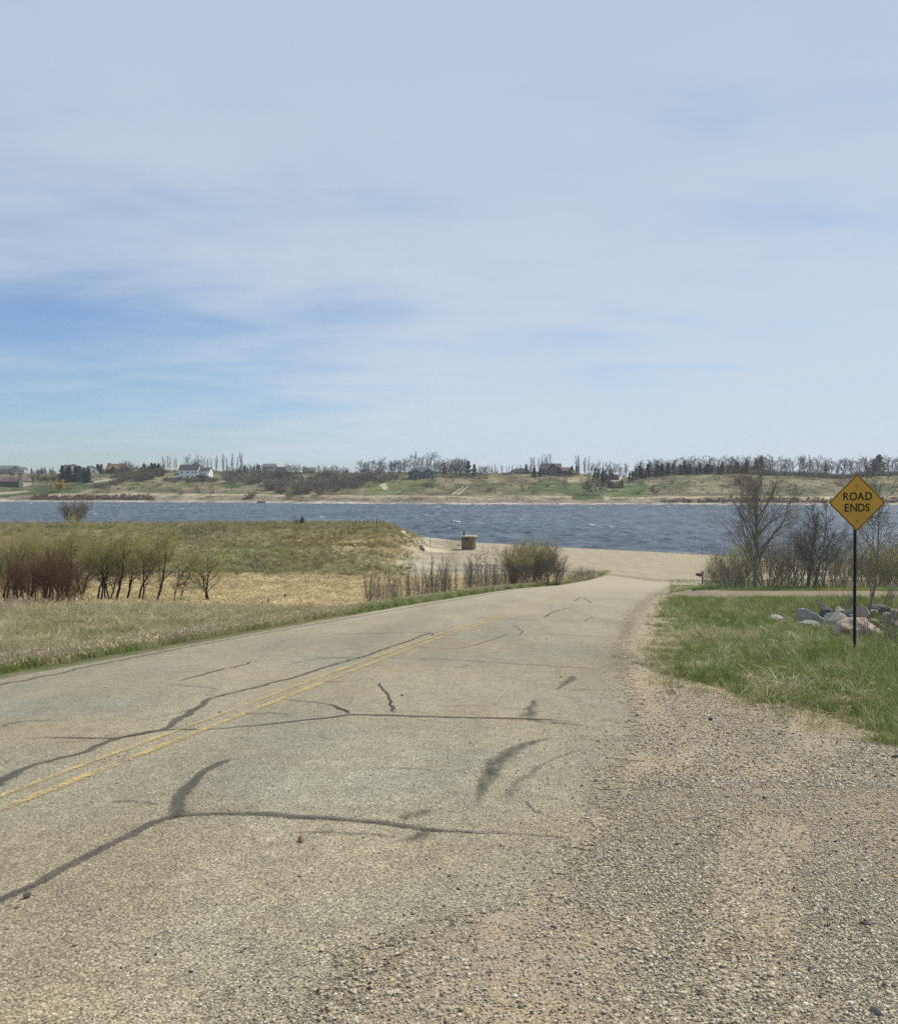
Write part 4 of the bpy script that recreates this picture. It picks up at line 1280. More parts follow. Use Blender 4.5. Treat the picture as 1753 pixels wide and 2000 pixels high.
def shrub(seed, H, stems, bark, fan=.55, leaf=None, dens=1.0, rad=.03, twig=.005, up=.10):
    g = Grow(seed)
    P = [dict(seg=6, wob=.09, up=up, tip=.25),
         dict(n=int(7 * dens), t0=.22, ang=(18, 45), len=(.35, .6), seg=4, wob=.13, up=.12, rr=.5, rmin=twig * 1.4, tip=.3, taper=.5),
         dict(n=int(5 * dens), t0=.15, ang=(18, 50), len=(.35, .6), seg=3, wob=.15, up=.08, rr=.6, rmin=twig, tip=.4, taper=.3),
         dict(n=3, t0=.2, ang=(20, 50), len=(.4, .7), seg=2, wob=.15, up=.05, rr=.7, rmin=twig * .8, tip=.5, taper=.2)]
    for k in range(stems):
        a = g.r.uniform(0, 6.283); f = fan * math.sqrt(g.r.uniform())
        g.branch(arr(math.cos(a) * f * H * .15, math.sin(a) * f * H * .15, -.1), arr(math.cos(a) * f, math.sin(a) * f, 1), H * g.r.uniform(.65, 1.0), rad * g.r.uniform(.6, 1.1), 0, P)
    return g.mesh('trunk', M[bark], 0, 0), g.mesh('crown', M[bark], 1, 3, leaf)


def put(name, px, row, meshes, label, cat, group=None, rz=None, sc=1.0, y=None, szz=None):
    loc = at(px, row) if y is None else pt(px, y)
    return thing_tree(name, loc, label, cat, group, meshes[0], meshes[1], random.uniform(0, 6.283) if rz is None else rz, sc, szz)


GR = 'bare trees and shrubs beyond the driveway'
t1 = bare_tree(3, 7.2, .16, (0.02, 0), 1, .13, 22, 1.15, .16)
put('bare_tree', 1476, 0, t1, 'tallest bare tree beyond the gravel driveway, its low limb arching left over the grass', 'tree', GR, y=60.5, rz=2.2)
t2 = bare_tree(5, 5.2, .11, (0.05, 0), 2, .14, 14, .75, .12)
put('bare_tree', 1583, 0, t2, 'second bare tree beyond the driveway, forked low, just left of the sign post', 'tree', GR, y=59.8, rz=0.4)
t3 = bare_tree(8, 4.4, .06, (-.10, 0), 1, .14, 15, .9, .18)
put('bare_tree', 1694, 1207, t3, 'slim crooked bare tree growing out of the boulders behind the sign', 'tree', GR, rz=1.2, sc=1.12)
s1 = shrub(21, 4.4, 12, 'bark_grey', .75, None, 1.0, .035)
s2 = shrub(22, 4.0, 11, 'bark_grey', .8, None, 1.0, .03)
s3 = shrub(23, 3.4, 14, 'bark_brush', .9, None, .9, .022)
sy = shrub(24, 3.6, 12, 'bark_grey', .9, (6500, .036, M['leaf_willow'], 2), 1.0, .028)
sg = shrub(25, 2.6, 12, 'bark_grey', 1.0, (7500, .034, M['leaf_willow'], 1), .9, .02)
RS = [(1428, 63, s3, 1.0), (1452, 66, s2, .85), (1505, 63, s3, 1.0), (1528, 61.5, s1, .9), (1550, 65, s2, 1.05), (1612, 62.5, s1, 1.0), (1636, 66, s3, 1.2), (1500, 70, s1, .95), (1574, 70, s2, 1.1), (1660, 64, s3, .9), (1730, 66, s2, .8), (1418, 72, s3, .9), (1600, 59.5, s3, .8), (1545, 60, s3, .85), (1775, 68, s2, 1.0), (1694, 68, s3, 1.1)]
RSL = ['low grey shrub left of the tallest bare tree trunk', 'pale twiggy shrub behind and left of the tallest bare tree trunk', 'grey shrub just right of the tallest bare tree trunk', 'tall grey shrub midway between the two bare tree trunks', 'dense grey shrub left of the forked bare tree', 'tall grey shrub just right of the forked bare tree',
       'wide low shrub between the forked bare tree and the sign post', 'tall grey shrub standing behind the gap between the two bare trees', 'grey shrub directly behind the forked bare tree', 'low grey shrub touching the sign post on its left', 'grey shrub right of the crooked boulder tree beyond the driveway',
       'outermost grey shrub at the lake side, left of all the others', 'small twiggy shrub at the driveway edge right of the forked tree', 'small twiggy shrub at the driveway edge between the two bare trees', 'grey shrub cut by the right picture edge beyond the driveway', 'low shrub straight behind the crooked boulder tree']
for i, (px, y, s_, k) in enumerate(RS):
    put('bare_shrub', px, 0, s_, RSL[i], 'shrub', 'grey shrubs in the tangle beyond the driveway', y=y, sc=k)
for i, (px, y, s_, k) in enumerate([(1425, 76, sy, .95), (1462, 80, sy, 1.1), (1500, 82, sy, 1.05), (1640, 78, sy, .95)]):
    put('budding_shrub', px, 0, s_, 'shrub hazed with pale green buds behind the bare tangle left of the sign', 'shrub', 'budding shrubs behind the bare tangle', y=y, sc=k)
for i, (px, y, k) in enumerate([(1702, 70, 1.25), (1728, 68, 1.3), (1752, 70, 1.35), (1780, 67, 1.2), (1715, 76, 1.2)]):
    put('yellow_shrub', px, 0, sg, 'yellow green willow shrub in the clump right of the sign post by the lake', 'shrub', 'yellow green shrubs right of the sign post', y=y, sc=k)
tw = shrub(26, .9, 9, 'bark_grey', 1.0, None, .7, .009, .003)
put('dead_twigs', 1738, 1270, tw, 'low dead twiggy weed beside the boulders at the frame edge', 'dead weed', None)
put('dead_twigs', 1722, 1185, tw, 'dead twiggy weed rising behind the boulders by the driveway', 'dead weed', None, sc=1.6)
for px, row, k, lb in [(1708, 1258, 1.0, 'dead twiggy weed in front of the orange tinted boulder'), (1746, 1246, 1.5, 'grey dead twigs rising from the right end of the boulder pile'), (1655, 1198, 1.3, 'dead twigs behind the blackish boulder'), (1600, 1196, 1.0, 'thin dead twigs behind the domed grey boulder'), (1725, 1228, 1.2, 'dead twigs between the orange boulder and the low bluish rock')]:
    put('dead_twigs', px, row, tw, lb, 'dead weed', None, sc=k)
sgr = shrub(27, 1.6, 16, 'bark_pale', .8, None, .6, .008, .004)
for i, (px, y, k) in enumerate([(1395, 88, 1.5), (1408, 84, 1.4), (1418, 80, 1.5), (1432, 74, 1.3), (1444, 70, 1.1), (1455, 64, .9), (1386, 92, 1.2)]):
    put('dry_shrub', px, 0, sgr, 'low pale dry shrub between the mailbox and the tallest bare tree', 'shrub', 'low dry shrubs behind the mailbox', y=y, sc=k)


# willows on the left bank: dark leaning trunks under a haze of yellow green buds
def willow(seed, H, lean, trunks=1, leafn=4200, tr=.11):
    g = Grow(seed)
    P = [dict(seg=9, wob=.11, up=.06, tip=.3),
         dict(n=11, t0=.30, ang=(30, 70), len=(.36, .62), seg=5, wob=.17, up=.10, rr=.5, tip=.25, taper=.3),
         dict(n=8, t0=.15, ang=(25, 65), len=(.38, .65), seg=4, wob=.15, up=.06, rr=.5, rmin=.010, tip=.3, taper=.3),
         dict(n=6, t0=.15, ang=(25, 65), len=(.45, .8), seg=3, wob=.14, up=.0, rr=.6, rmin=.008, tip=.4, taper=.3),
         dict(n=2, t0=.2, ang=(20, 55), len=(.5, .9), seg=2, wob=.15, up=.04, rr=.8, rmin=.006, tip=.5)]
    for k in range(trunks):
        o = arr(.22 * k, .1 * k, 0)
        l = lean[k % len(lean)]
        g.branch(arr(0, 0, -.2) + o, arr(l, g.r.normal(0, .06), 1), H * (1 if k == 0 else g.r.uniform(.8, 1)), tr, 0, P)
    return g.mesh('trunk', M['bark_dark'], 0, 1), g.mesh('crown', M['bark_olive'], 2, 4, (leafn, .036, M['leaf_willow'], 3, .42))


wA = willow(31, 5.3, [.02, .20], 2, 6000, .10); wB = willow(32, 5.2, [.42], 1, 4600, .13); wC = willow(33, 4.9, [.05, .28, -.12], 3, 6000, .085); wD = willow(34, 4.3, [.08, -.05], 2, 4400, .10)
wE = bare_tree(35, 2.9, .05, (.35, 0), 1, .1, 8, .7, .25, None, 'bark_dark')
WG = 'budding willows standing in the hollow on the left'
WL = [(2, 74, wA, 1.0, 'willow at the left picture edge behind the dark red bush'), (24, 76, wC, 1.05, 'willow rising out of the left part of the dark red bush'), (52, 78, wB, 1.0, 'slanting willow behind the middle of the dark red bush'),
      (84, 74, wA, 1.05, 'tall willow rising from the middle of the dark red bush'), (118, 76, wB, 1.1, 'willow leaning right over the dark red bush'), (150, 82, wC, .95, 'willow behind the right end of the dark red bush'), (187, 73.5, wA, 1.0, 'upright twin-trunk willow just right of the dark red bush'),
      (203, 75, wC, 1.0, 'three-trunk willow beside the upright twin-trunk willow'), (217, 73, wB, 1.02, 'single dark willow trunk leaning right in the row'), (240, 76, wB, .9, 'thinner leaning willow between the leaning dark trunk and the crowded pair'),
      (268, 73, wA, .97, 'willow with two close dark trunks near the middle of the row'), (298, 72.5, wB, .95, 'long-trunk willow slanting right near the end of the row'), (333, 72, wE, 1.0, 'small short willow left of the lone end willow'), (346, 71.5, wE, .95, 'small slanting willow sapling beside the lone end willow'),
      (400, 72.5, wD, 1.0, 'lone willow at the right end of the row with dark double trunk')]
for px, y, w, k, lb in WL:
    put('willow_tree', px, 0, w, lb, 'tree', WG, y=y, rz=random.uniform(-.25, .25), sc=k)
rb = shrub(41, 3.6, 16, 'bark_red', .55, None, 1.0, .03, .007, .12)
RBL = ['small dark red shrub at the left picture edge', 'dark red shrub second from the left picture edge', 'tall dark red shrub left of the middle of the red clump', 'tallest dark red shrub, right of the middle of the red clump', 'dark red shrub beside the right end of the red clump', 'lowest dark red shrub at the right end of the clump']
for i, (px, y, k) in enumerate([(18, 70, .9), (45, 69, 1.0), (72, 68.5, 1.1), (98, 68, 1.12), (122, 68, 1.0), (140, 67.5, .78)]):
    put('red_shrub', px, 0, rb, RBL[i], 'shrub', 'dark red shrubs under the willows', y=y, sc=k)
db = shrub(42, 4.3, 22, 'bark_brush', .75, (2500, .05, M['bark_brush'], 2), 1.15, .04, .016, .10)
put('round_shrub', 147, 0, db, 'round dark grey bush standing alone on top of the mound against the water', 'shrub', None, y=146)
db2 = shrub(43, 1.6, 14, 'bark_brush', 1.0, None, 1.0, .03, .014)
put('low_shrub', 585, 0, db2, 'small grey bush on the crest of the mound', 'shrub', None, y=150, sc=.95)
snag = bare_tree(44, 1.5, .035, (.25, 0), 1, .1, 3, .3, .5, None, 'bark_dark')
put('dead_snag', 452, 1163, snag, 'small crooked dead snag in the straw hollow', 'dead tree', None, rz=0)


def stump(px, row, h, r0, lean, label):
    p = at(px, row); m = MB(); n = 7
    for k, (a, b) in enumerate(((-.15, .5), (.5, .85), (.85, 1.0))):
        m.tube((lean * h * max(a, 0), 0, h * a), (lean * h * b, 0, h * b), r0 * (1 - .2 * k), r0 * (1 - .2 * (k + 1)), n)
    m.tube((lean * h + r0 * .3, 0, h * .98), (lean * h + r0 * .5, 0, h * 1.12), r0 * .25, r0 * .08, 4)
    o = m.build('post_stump', M['bark_dark']); o.location = p; o.rotation_euler = (0, 0, random.uniform(-.3, .3))
    tag(o, label, 'stump')


stump(555, 1178, .78, .14, .1, 'tallest dark wooden stump in the straw hollow, leaning slightly')
stump(578, 1176, .30, .13, .8, 'fallen-over dark stump right of the tallest stump')
stump(512, 1190, .60, .10, .0, 'dark stump at the left of the pair in the pale grass')
stump(523, 1189, .75, .11, .05, 'dark stump at the right of the pair in the pale grass')
stump(434, 1180, .40, .07, .0, 'short thin stub alone in the pale grass left of the paired stumps')


# sapling thicket along the left edge of the road
def sapling(seed, H):
    g = Grow(seed)
    P = [dict(seg=6, wob=.045, up=.06, tip=.3), dict(n=12, t0=.2, ang=(15, 40), len=(.14, .30), seg=3, wob=.1, up=.2, rr=.5, rmin=.010, tip=.4, taper=.5),
         dict(n=3, t0=.3, ang=(20, 45), len=(.3, .5), seg=2, wob=.1, up=.1, rr=.6, rmin=.005, tip=.5)]
    g.branch(arr(0, 0, -.1), arr(g.r.normal(0, .06), g.r.normal(0, .06), 1), H, .022, 0, P)
    return g.mesh('sapling', M['bark_brush'], 0, 2)


sap = [sapling(300 + i, 2.4 + .25 * (i % 4)) for i in range(8)]
rs = np.random.default_rng(77)
k = 0
while k < 296:
    y = 52 + 46 * rs.uniform() ** 1.3; d = 2.2 + 9.0 * rs.uniform() ** 1.4; x = float(XL(y)) - d
    px = CXP + x / y * FPX
    if px < 706 + 10 * rs.uniform() or px > 1090: continue
    if 893 < px < 903: continue
    o = link('sapling', sap[rs.integers(0, 8)], None, (x, y, float(Z(x, y))))
    s_ = rs.uniform(.7, 1.12) * (0.88 if px < 880 else 1.0); o.scale = (s_, s_, s_); o.rotation_euler = (rs.normal(0, .04), rs.normal(0, .04), rs.uniform(0, 6.28))
    tag(o, 'thin leafless sapling in the thicket between the road and the straw hollow', 'sapling', 'saplings in the roadside thicket'); k += 1
bb = shrub(51, 4.5, 24, 'bark_grey', .62, (7000, .036, M['leaf_willow'], 2, .5), 1.2, .035, .010, .12)
bn = shrub(52, 4.2, 20, 'bark_grey', .5, None, 1.0, .035, .008, .12)
for px, y, s_, k, lb in [(1035, 90, bb, 1.0, 'largest roadside bush with yellow green top, nearest the vault toilet'), (1066, 91, bn, .95, 'grey bare half of the big roadside bush at its right end'), (1010, 86, bb, .85, 'left shoulder of the big roadside bush with yellowish tips'),
                         (1088, 93, bn, .75, 'lowest bare bush at the right tip of the roadside thicket'), (1050, 95, bb, 1.0, 'yellow green topped bush hidden behind the biggest roadside bush')]:
    put('roadside_bush', px, 0, s_, lb, 'bush', 'big bushes at the end of the roadside thicket', y=y, sc=k)
bt = bare_tree(53, 3.6, .05, (0, 0), 2, .14, 9, .6, .2)
put('young_tree', 940, 0, bt, 'young bare tree standing taller than the saplings left of the roadside bush', 'tree', None, y=76)
rr_ = shrub(54, 1.5, 12, 'bark_red', .5, None, .8, .02, .008)
put('red_shrub', 1003, 0, rr_, 'low purplish red shrub at the foot of the big roadside bush', 'shrub', None, y=80)
for i, (px, y, k) in enumerate([(1118, 103, 1.0), (1130, 106, 1.1), (1142, 108, 1.1), (1152, 110, .9)]):
    put('dry_shrub', px, 0, sgr, ['low dry shrub nearest the big roadside bush at the grass tip', 'second low dry shrub of four toward the grass tip left of the road', 'third low dry shrub of four toward the grass tip left of the road', 'last small dry shrub at the very tip of the grass left of the road'][i], 'shrub', 'low dry shrubs at the grass tip', y=y, sc=k)

# ------------------------------------------------------------------ the sign
def rounded_diamond(side, rad, n=6):
    h = side / 2; pts = []
    for cx, cz, a0 in ((h - rad, h - rad, 0), (-h + rad, h - rad, 90), (-h + rad, -h + rad, 180), (h - rad, -h + rad, 270)):
        for k in range(n + 1):
            a = R(a0 + 90 * k / n); x, z = cx + rad * math.cos(a), cz + rad * math.sin(a)
            c = math.sqrt(.5); pts.append(((x - z) * c, (x + z) * c))
    return pts


def sign():
    base = at(1665.5, 1282); y = base.y; s = y / FPX
    root = empty('road_sign', base, R(2)); root.rotation_euler = (0, -R(.6), R(2)); tag(root, 'yellow diamond ROAD ENDS sign on a dark steel post in the grass', 'road sign')
    zc = (HORROW - 981.5) * s + CAMZ - base.z; xc = (1670.5 - 1667) * s; side = 113.5 * s / math.sqrt(2)
    my = mat_plain('sign_yellow', (0.62, 0.33, 0.05), .45, .12, 1.6); mk = mat_plain('sign_black', (0.018, 0.016, 0.014), .5, .1)
    P = rounded_diamond(side, side * .055)
    m = MB(); m.prism([(a + xc, b + zc) for a, b in P], -.052, -.049); pl = m.build('sign_face', my, root)
    A = rounded_diamond(side * .972, side * .05); B = rounded_diamond(side * .935, side * .04); n = len(A); m = MB()
    vs = [(a + xc, -.0535, b + zc) for a, b in A] + [(a + xc, -.0535, b + zc) for a, b in B]
    m.add(vs, [(i, (i + 1) % n, n + (i + 1) % n, n + i) for i in range(n)]); m.build('border', mk, pl)
    for word, dz, w in (('ROAD', .118, 55), ('ENDS', -.088, 53)):
        xs = 0
        for ch_i, ch in enumerate(word):
            cu_ = bpy.data.curves.new('letter', 'FONT'); cu_.body = ch; cu_.size = .205; cu_.extrude = .0004; cu_.offset = .0035; cu_.align_x = 'CENTER'; cu_.resolution_u = 4
            to = bpy.data.objects.new('letter_tmp', cu_); C.objects.link(to); dg = bpy.context.evaluated_depsgraph_get()
            me = bpy.data.meshes.new_from_object(to.evaluated_get(dg)); bpy.data.objects.remove(to)
            me.materials.clear(); me.materials.append(mk)
            o = link('letter', me, pl); o.rotation_euler = (math.pi / 2, 0, 0); o.scale = (.92, 1.0, 1)
            o.location = (xc + (dict(ROAD=(-1.5, -.5, .48, 1.48), ENDS=(-1.42, -.46, .56, 1.42))[word][ch_i]) * w * s / 3.62, -.0546, zc + dz * side / .75 - .073)
    for dz in (.405, -.45):
        m = MB(); m.tube((xc, -.053, zc + dz * side), (xc, -.064, zc + dz * side), .016, .013, 8); m.build('bolt', mat_plain('bolt_steel', (.25, .2, .12), .4, .1, 5, .6), pl)
    # U channel post with punched holes
    top = zc + .3 * side; mp = mat_plain('post_steel', (0.065, 0.073, 0.065), .55, .25, 20, .3)
    m = MB(); m.prism([(-.038, -.012), (-.026, -.012), (-.018, .018), (.018, .018), (.026, -.012), (.038, -.012), (.038, -.016), (.022, -.016), (.014, .013), (-.014, .013), (-.022, -.016), (-.038, -.016)], 0, 1)
    m.v = [(a * .8, -.03 + b, -.3 + (top + .3) * c) for a, c, b in [(v[0], v[1], v[2]) for v in m.v]]
    m.build('post', mp, root)
    m = MB(); z = .1
    while z < top:
        m.add([(q * .0045 * math.cos(t), -.0175, z + .0045 * math.sin(t) * 1) if False else (.0048 * math.cos(t), -.0178, z + .0048 * math.sin(t)) for t in [k * math.pi / 3 for k in range(6)] for q in (1,)], [(0, 1, 2, 3, 4, 5)]); z += .0254
    h = m.build('punched_holes', mk, root); h['kind'] = 'stuff'


sign()

# ------------------------------------------------------------------ mailbox
def mailbox():
    b = at(1371.5, 1141.5); root = empty('mailbox', b, R(8)); tag(root, 'black mailbox on a wooden post at the edge of the grass wedge', 'mailbox')
    mw = mat_plain('dark_wood', (.05, .04, .035), .9, .3, 12); mb_ = mat_plain('mailbox_black', (.02, .02, .021), .5, .2, 10); s = b.y / FPX
    m = MB(); m.box(-.06, .06, -.06, .06, -.3, 25.5 * s); m.build('post', mw, root)
    m = MB(); m.box(-.55, -.02, -.05, .05, .92, .98); m.prism([(-.4, .92), (-.32, .92), (-.06, .62), (-.06, .70)], -.035, .035); m.build('bracket', mw, root)
    prof = [(-.16, .985), (.16, .985), (.16, 1.16)] + [(.16 * math.cos(a), 1.16 + .13 * math.sin(a)) for a in [math.pi * k / 8 for k in range(1, 8)]] + [(-.16, 1.16)]
    m = MB(); m.prism(prof, -.72, -.06, 'x'); bx = m.build('box', mb_, root)
    m = MB(); m.prism([(a * 1.06, .985 + (z - .985) * 1.04) for a, z in prof], -.74, -.722, 'x'); d = m.build('door', mb_, bx)
    m = MB(); m.box(-.3, -.27, -.185, -.165, 1.1, 1.36); m.box(-.3, -.2, -.185, -.165, 1.32, 1.38); m.build('flag', mat_plain('flag_red', (.25, .04, .03), .6), bx)
    m = MB(); m.box(-.5, .55, -.25, .25, -.05, .06); m.build('painted_shadow_slab', mw, root)  # dark slab painted in as the mailbox's shadow on the ground


mailbox()

# ------------------------------------------------------------------ vault toilet
def vault_toilet():
    b = pt(915, 164); root = empty('vault_toilet', b, R(-14)); tag(root, 'small tan block vault toilet with flat roof and black vent pipe beside the lake', 'toilet building')
    s = b.y / FPX; w = 23 * s; dp = 2.3; h = 25.5 * s
    mwall = NT('split_block'); br = mwall.n.new('ShaderNodeTexBrick'); mwall.l.new(mwall.map((1, 1, 1), (math.pi / 2, 0, 0)), br.inputs[0])
    mwall.set(Base_Color=mwall.scale((.17, .13, .092), mwall.rng(mwall.noise(2.5, 4), .3, .7, .85, 1.15)), Roughness=.9)
    mr_ = mat_plain('roof_concrete', (.42, .36, .28), .9, .12, 3); mblk = mat_plain('vent_black', (.015, .015, .015), .5)
    m = MB(); m.box(-w / 2, w / 2, -dp / 2, dp / 2, -.2, h); wl_ = m.build('walls', mwall.m, root)
    for k in range(6):
        m = MB(); z = .1 + k * h / 6.2; m.box(-w / 2 - .015, w / 2 + .015, -dp / 2 - .015, dp / 2 + .015, z, z + h / 6.2 - .012); m.build('block_course', mwall.m, wl_)
    m = MB(); m.box(-w / 2 - .3, w / 2 + .3, -dp / 2 - .35, dp / 2 + .35, h + .005, h + .2); m.build('roof', mr_, root)
    m = MB(); m.tube((-w / 2 + .25, -.3, h + .2), (-w / 2 + .25, -.3, h + 1.15), .13, .13, 12); m.build('vent_pipe', mblk, root)
    m = MB(); m.box(-w / 2 - 1.2, w / 2 + 1.5, -dp / 2 - .6, dp / 2 + .8, -.3, .08); m.build('concrete_pad', mr_, root)
    m = MB(); m.box(w / 2 + .017, w / 2 + .05, -.7, .3, .1, 2.1); dr = m.build('door', mat_plain('door_brown', (.10, .07, .05), .7), root)
    m = MB(); m.box(w / 2 + .051, w / 2 + .09, -.62, -.52, 1.0, 1.12); m.build('handle', mblk, dr)
    m = MB(); m.box(-.4, .3, -dp / 2 - .03, -dp / 2 - .018, h - .55, h - .3); m.build('vent_louver', mblk, root)


vault_toilet()


def post(px, row, hpx, label, cat, group=None, r=.045, mat='bark_dark', name='fence_post', y=None, lean=0):
    b = at(px, row) if y is None else pt(px, y); h = hpx * b.y / FPX
    m = MB(); m.tube((0, 0, -.2), (lean * h, 0, h), r, r * .8, 6); o = m.build(name, M[mat]); o.location = b
    tag(o, label, cat, group); return o


post(840, 1066, 23, 'thin pole standing in the beach sand near the mound rocks', 'pole', r=.05, name='beach_pole')
post(872, 1053, 14, 'thin pole at the water edge behind the other beach pole', 'pole', r=.05, name='beach_pole')
post(1370, 1087, 17, 'thin pole at the rocky shore below the bare trees', 'pole', r=.05, name='shore_pole')
for i, (px, y) in enumerate([(718, 152), (727, 151), (735, 153), (742, 152), (748, 151), (694, 149), (702, 146), (680, 140), (652, 135), (690, 143), (711, 150), (666, 137), (640, 131)]):
    post(px, 0, 10 + (i * 37 % 5), 'weathered fence post stub on the right end of the mound crest', 'fence post', 'fence posts on the mound', r=.06, y=y, lean=(i % 3 - 1) * .06)


# ------------------------------------------------------------------ rocks
ST = {
    'grey': mat_stone('grey_granite', [(0.3, (.12, .118, .105)), (0.47, (.30, .285, .25)), (0.66, (.52, .50, .44))]),
    'dark': mat_stone('dark_granite', [(0.3, (.06, .06, .06)), (0.6, (.17, .16, .15)), (0.8, (.3, .29, .27))]),
    'pink': mat_stone('pink_granite', [(0.3, (.20, .15, .12)), (0.48, (.42, .325, .26)), (0.68, (.60, .50, .41))]),
    'tan': mat_stone('orange_lichen_granite', [(0.3, (.20, .15, .09)), (0.5, (.38, .28, .16)), (0.72, (.50, .40, .27))]),
    'white': mat_stone('pale_limestone', [(0.3, (.40, .385, .35)), (0.6, (.60, .58, .53)), (0.8, (.72, .70, .66))]),
}


def boulder(seed, mat, sub=4, rough=.17):
    V, F = ico(sub); r = np.random.default_rng(seed); V = V.copy()
    for k in range(9):
        d = r.normal(size=3); d /= np.linalg.norm(d); o = r.uniform(.45, .85); s = V @ d
        V -= np.outer(np.maximum(s - o, 0) * .93, d)
    n = fbm(V[:, 0] * 2.2 + V[:, 2] * 1.7 + 10, V[:, 1] * 2.2 - V[:, 2] + 20, seed, 4) - .5
    V *= 1 + rough * 2.2 * n[:, None]
    n2 = fbm(V[:, 0] * 7 + V[:, 2] * 5 + 10, V[:, 1] * 7 - V[:, 2] * 4 + 20, seed, 3) - .5
    V *= 1 + .07 * n2[:, None]
    V *= 1 + .05 * (fbm(V[:, 0] * 16 + V[:, 2] * 13 + 5, V[:, 1] * 16 - V[:, 2] * 11 + 9, seed, 2) - .5)[:, None]
    return mesh_np('boulder', V, F, mat, False)


BG = 'boulders in the ditch by the driveway'
BL = [(1516, 1218, 26, 13, 'white', 'flat whitish rock lying apart at the left end of the boulders', .12), (1542, 1214, 11, 9, 'white', 'small pale rock between the flat rock and the grey domed boulder', 0),
      (1582, 1220, 40, 27, 'grey', 'domed light grey boulder, left and tallest of the grey ones', 0), (1579, 1233, 36, 19, 'grey', 'grey cracked boulder at the foot of the domed grey one', 0),
      (1616, 1212, 26, 24, 'dark', 'pointed grey-brown boulder behind the grey pair', 0), (1629, 1222, 42, 21, 'grey', 'long tilted grey boulder right of the domed one', -.2), (1655, 1217, 36, 25, 'dark', 'blackish boulder left of the sign post', 0),
      (1684, 1212, 22, 24, 'pink', 'pinkish boulder at the foot of the slim crooked tree', 0), (1686, 1231, 30, 22, 'pink', 'rounded pinkish boulder right behind the big pink one', 0), (1712, 1239, 32, 25, 'tan', 'orange tinted boulder right of the sign post', 0),
      (1678, 1254, 68, 36, 'pink', 'largest smooth pink granite boulder crossed by the sign post', .15), (1649, 1236, 22, 13, 'white', 'white flat-topped rock touching the largest pink boulder', 0), (1627, 1238, 17, 13, 'tan', 'small yellowish rock in the grass left of the largest boulder', 0),
      (1730, 1250, 34, 17, 'grey', 'low bluish grey rock right of the orange one', 0), (1720, 1201, 40, 15, 'dark', 'dark slab with a pale flat top behind the crooked tree', 0), (1746, 1202, 16, 11, 'pink', 'small pinkish rock beside the pale-topped slab', 0),
      (1752, 1276, 18, 13, 'pink', 'pinkish rock cut by the right picture edge', 0), (1702, 1222, 20, 13, 'grey', 'small grey rock wedged under the crooked tree', 0), (1598, 1226, 14, 10, 'dark', 'small dark stone wedged between the two long grey boulders', 0),
      (1640, 1203, 24, 14, 'grey', 'grey rock at the back of the pile above the blackish boulder', 0), (1668, 1204, 20, 13, 'dark', 'brownish rock at the back of the pile left of the crooked tree', 0), (1700, 1204, 22, 14, 'pink', 'pink-grey rock half behind the crooked tree trunk', 0),
      (1738, 1216, 26, 16, 'grey', 'grey rock at the right side of the pile beyond the orange boulder', 0), (1752, 1230, 24, 16, 'pink', 'pinkish rock near the frame edge at the right of the pile', 0), (1612, 1232, 18, 11, 'grey', 'small grey rock in front of the tilted grey boulder', 0),
      (1560, 1206, 16, 10, 'dark', 'dark stone behind the domed light grey boulder', 0), (1664, 1229, 22, 14, 'tan', 'brownish rock behind the white flat-topped one', 0)]
for i, (px, row, w, h, mt, lb, tilt) in enumerate(BL):
    b = at(px, row); s = b.y / FPX; o = link('boulder', boulder(500 + i, ST[mt]))
    o.scale = (w * s * .66, w * s * .5, h * s * .84); o.location = (b.x, b.y + w * s * .2, b.z + h * s * .42); o.rotation_euler = (0, tilt, random.uniform(-.3, .3))
    tag(o, lb, 'boulder', BG)
for i, (px, row, w, h, mt, lb) in enumerate([(783, 1044, 16, 8, 'white', 'pale flat rock highest on the right nose of the mound'), (790, 1055, 14, 6, 'white', 'pale rock on the nose of the mound below the highest one'), (796, 1057, 9, 5, 'grey', 'grey rock touching the pale one on the nose of the mound'),
                                             (816, 1062, 9, 6, 'white', 'white rock at the top of the tumbled line beside the beach'), (820, 1068, 8, 6, 'white', 'white rock in the middle of the tumbled line beside the beach'), (825, 1075, 10, 8, 'dark', 'dark rock lowest in the tumbled line beside the beach'),
                                             (822, 1071, 8, 7, 'dark', 'dark rock second lowest in the tumbled line beside the beach'), (693, 1067, 7, 4, 'white', 'single white stone on the slope of the mound'), (543, 1102, 8, 5, 'white', 'white stone low on the front slope of the mound'), (506, 1087, 6, 3, 'grey', 'grey stone on the front slope of the mound left of the low white one'),
                                             (627, 1090, 5, 3, 'white', 'tiny pale stone on the mound slope beneath the posts'), (895, 1066, 10, 3, 'dark', 'dark flat slab painting the toilet shadow on the sand to its left')]):  # the last dark slab stands in for the shadow beside the toilet
    b = at(px, row); s = b.y / FPX; o = link('rock', boulder(600 + i, ST[mt], 3)); o.scale = (w * s * .55, w * s * .5, h * s * .65); o.location = (b.x, b.y, b.z + h * s * .3); o.rotation_euler = (0, 0, random.uniform(0, 3))
    tag(o, lb, 'rock')
rkm = [boulder(640 + i, ST[m_], 1) for i, m_ in enumerate(('white', 'white', 'grey', 'tan', 'dark', 'white'))]
for me in rkm: me.name = 'shore_rock'
rr2 = np.random.default_rng(5)
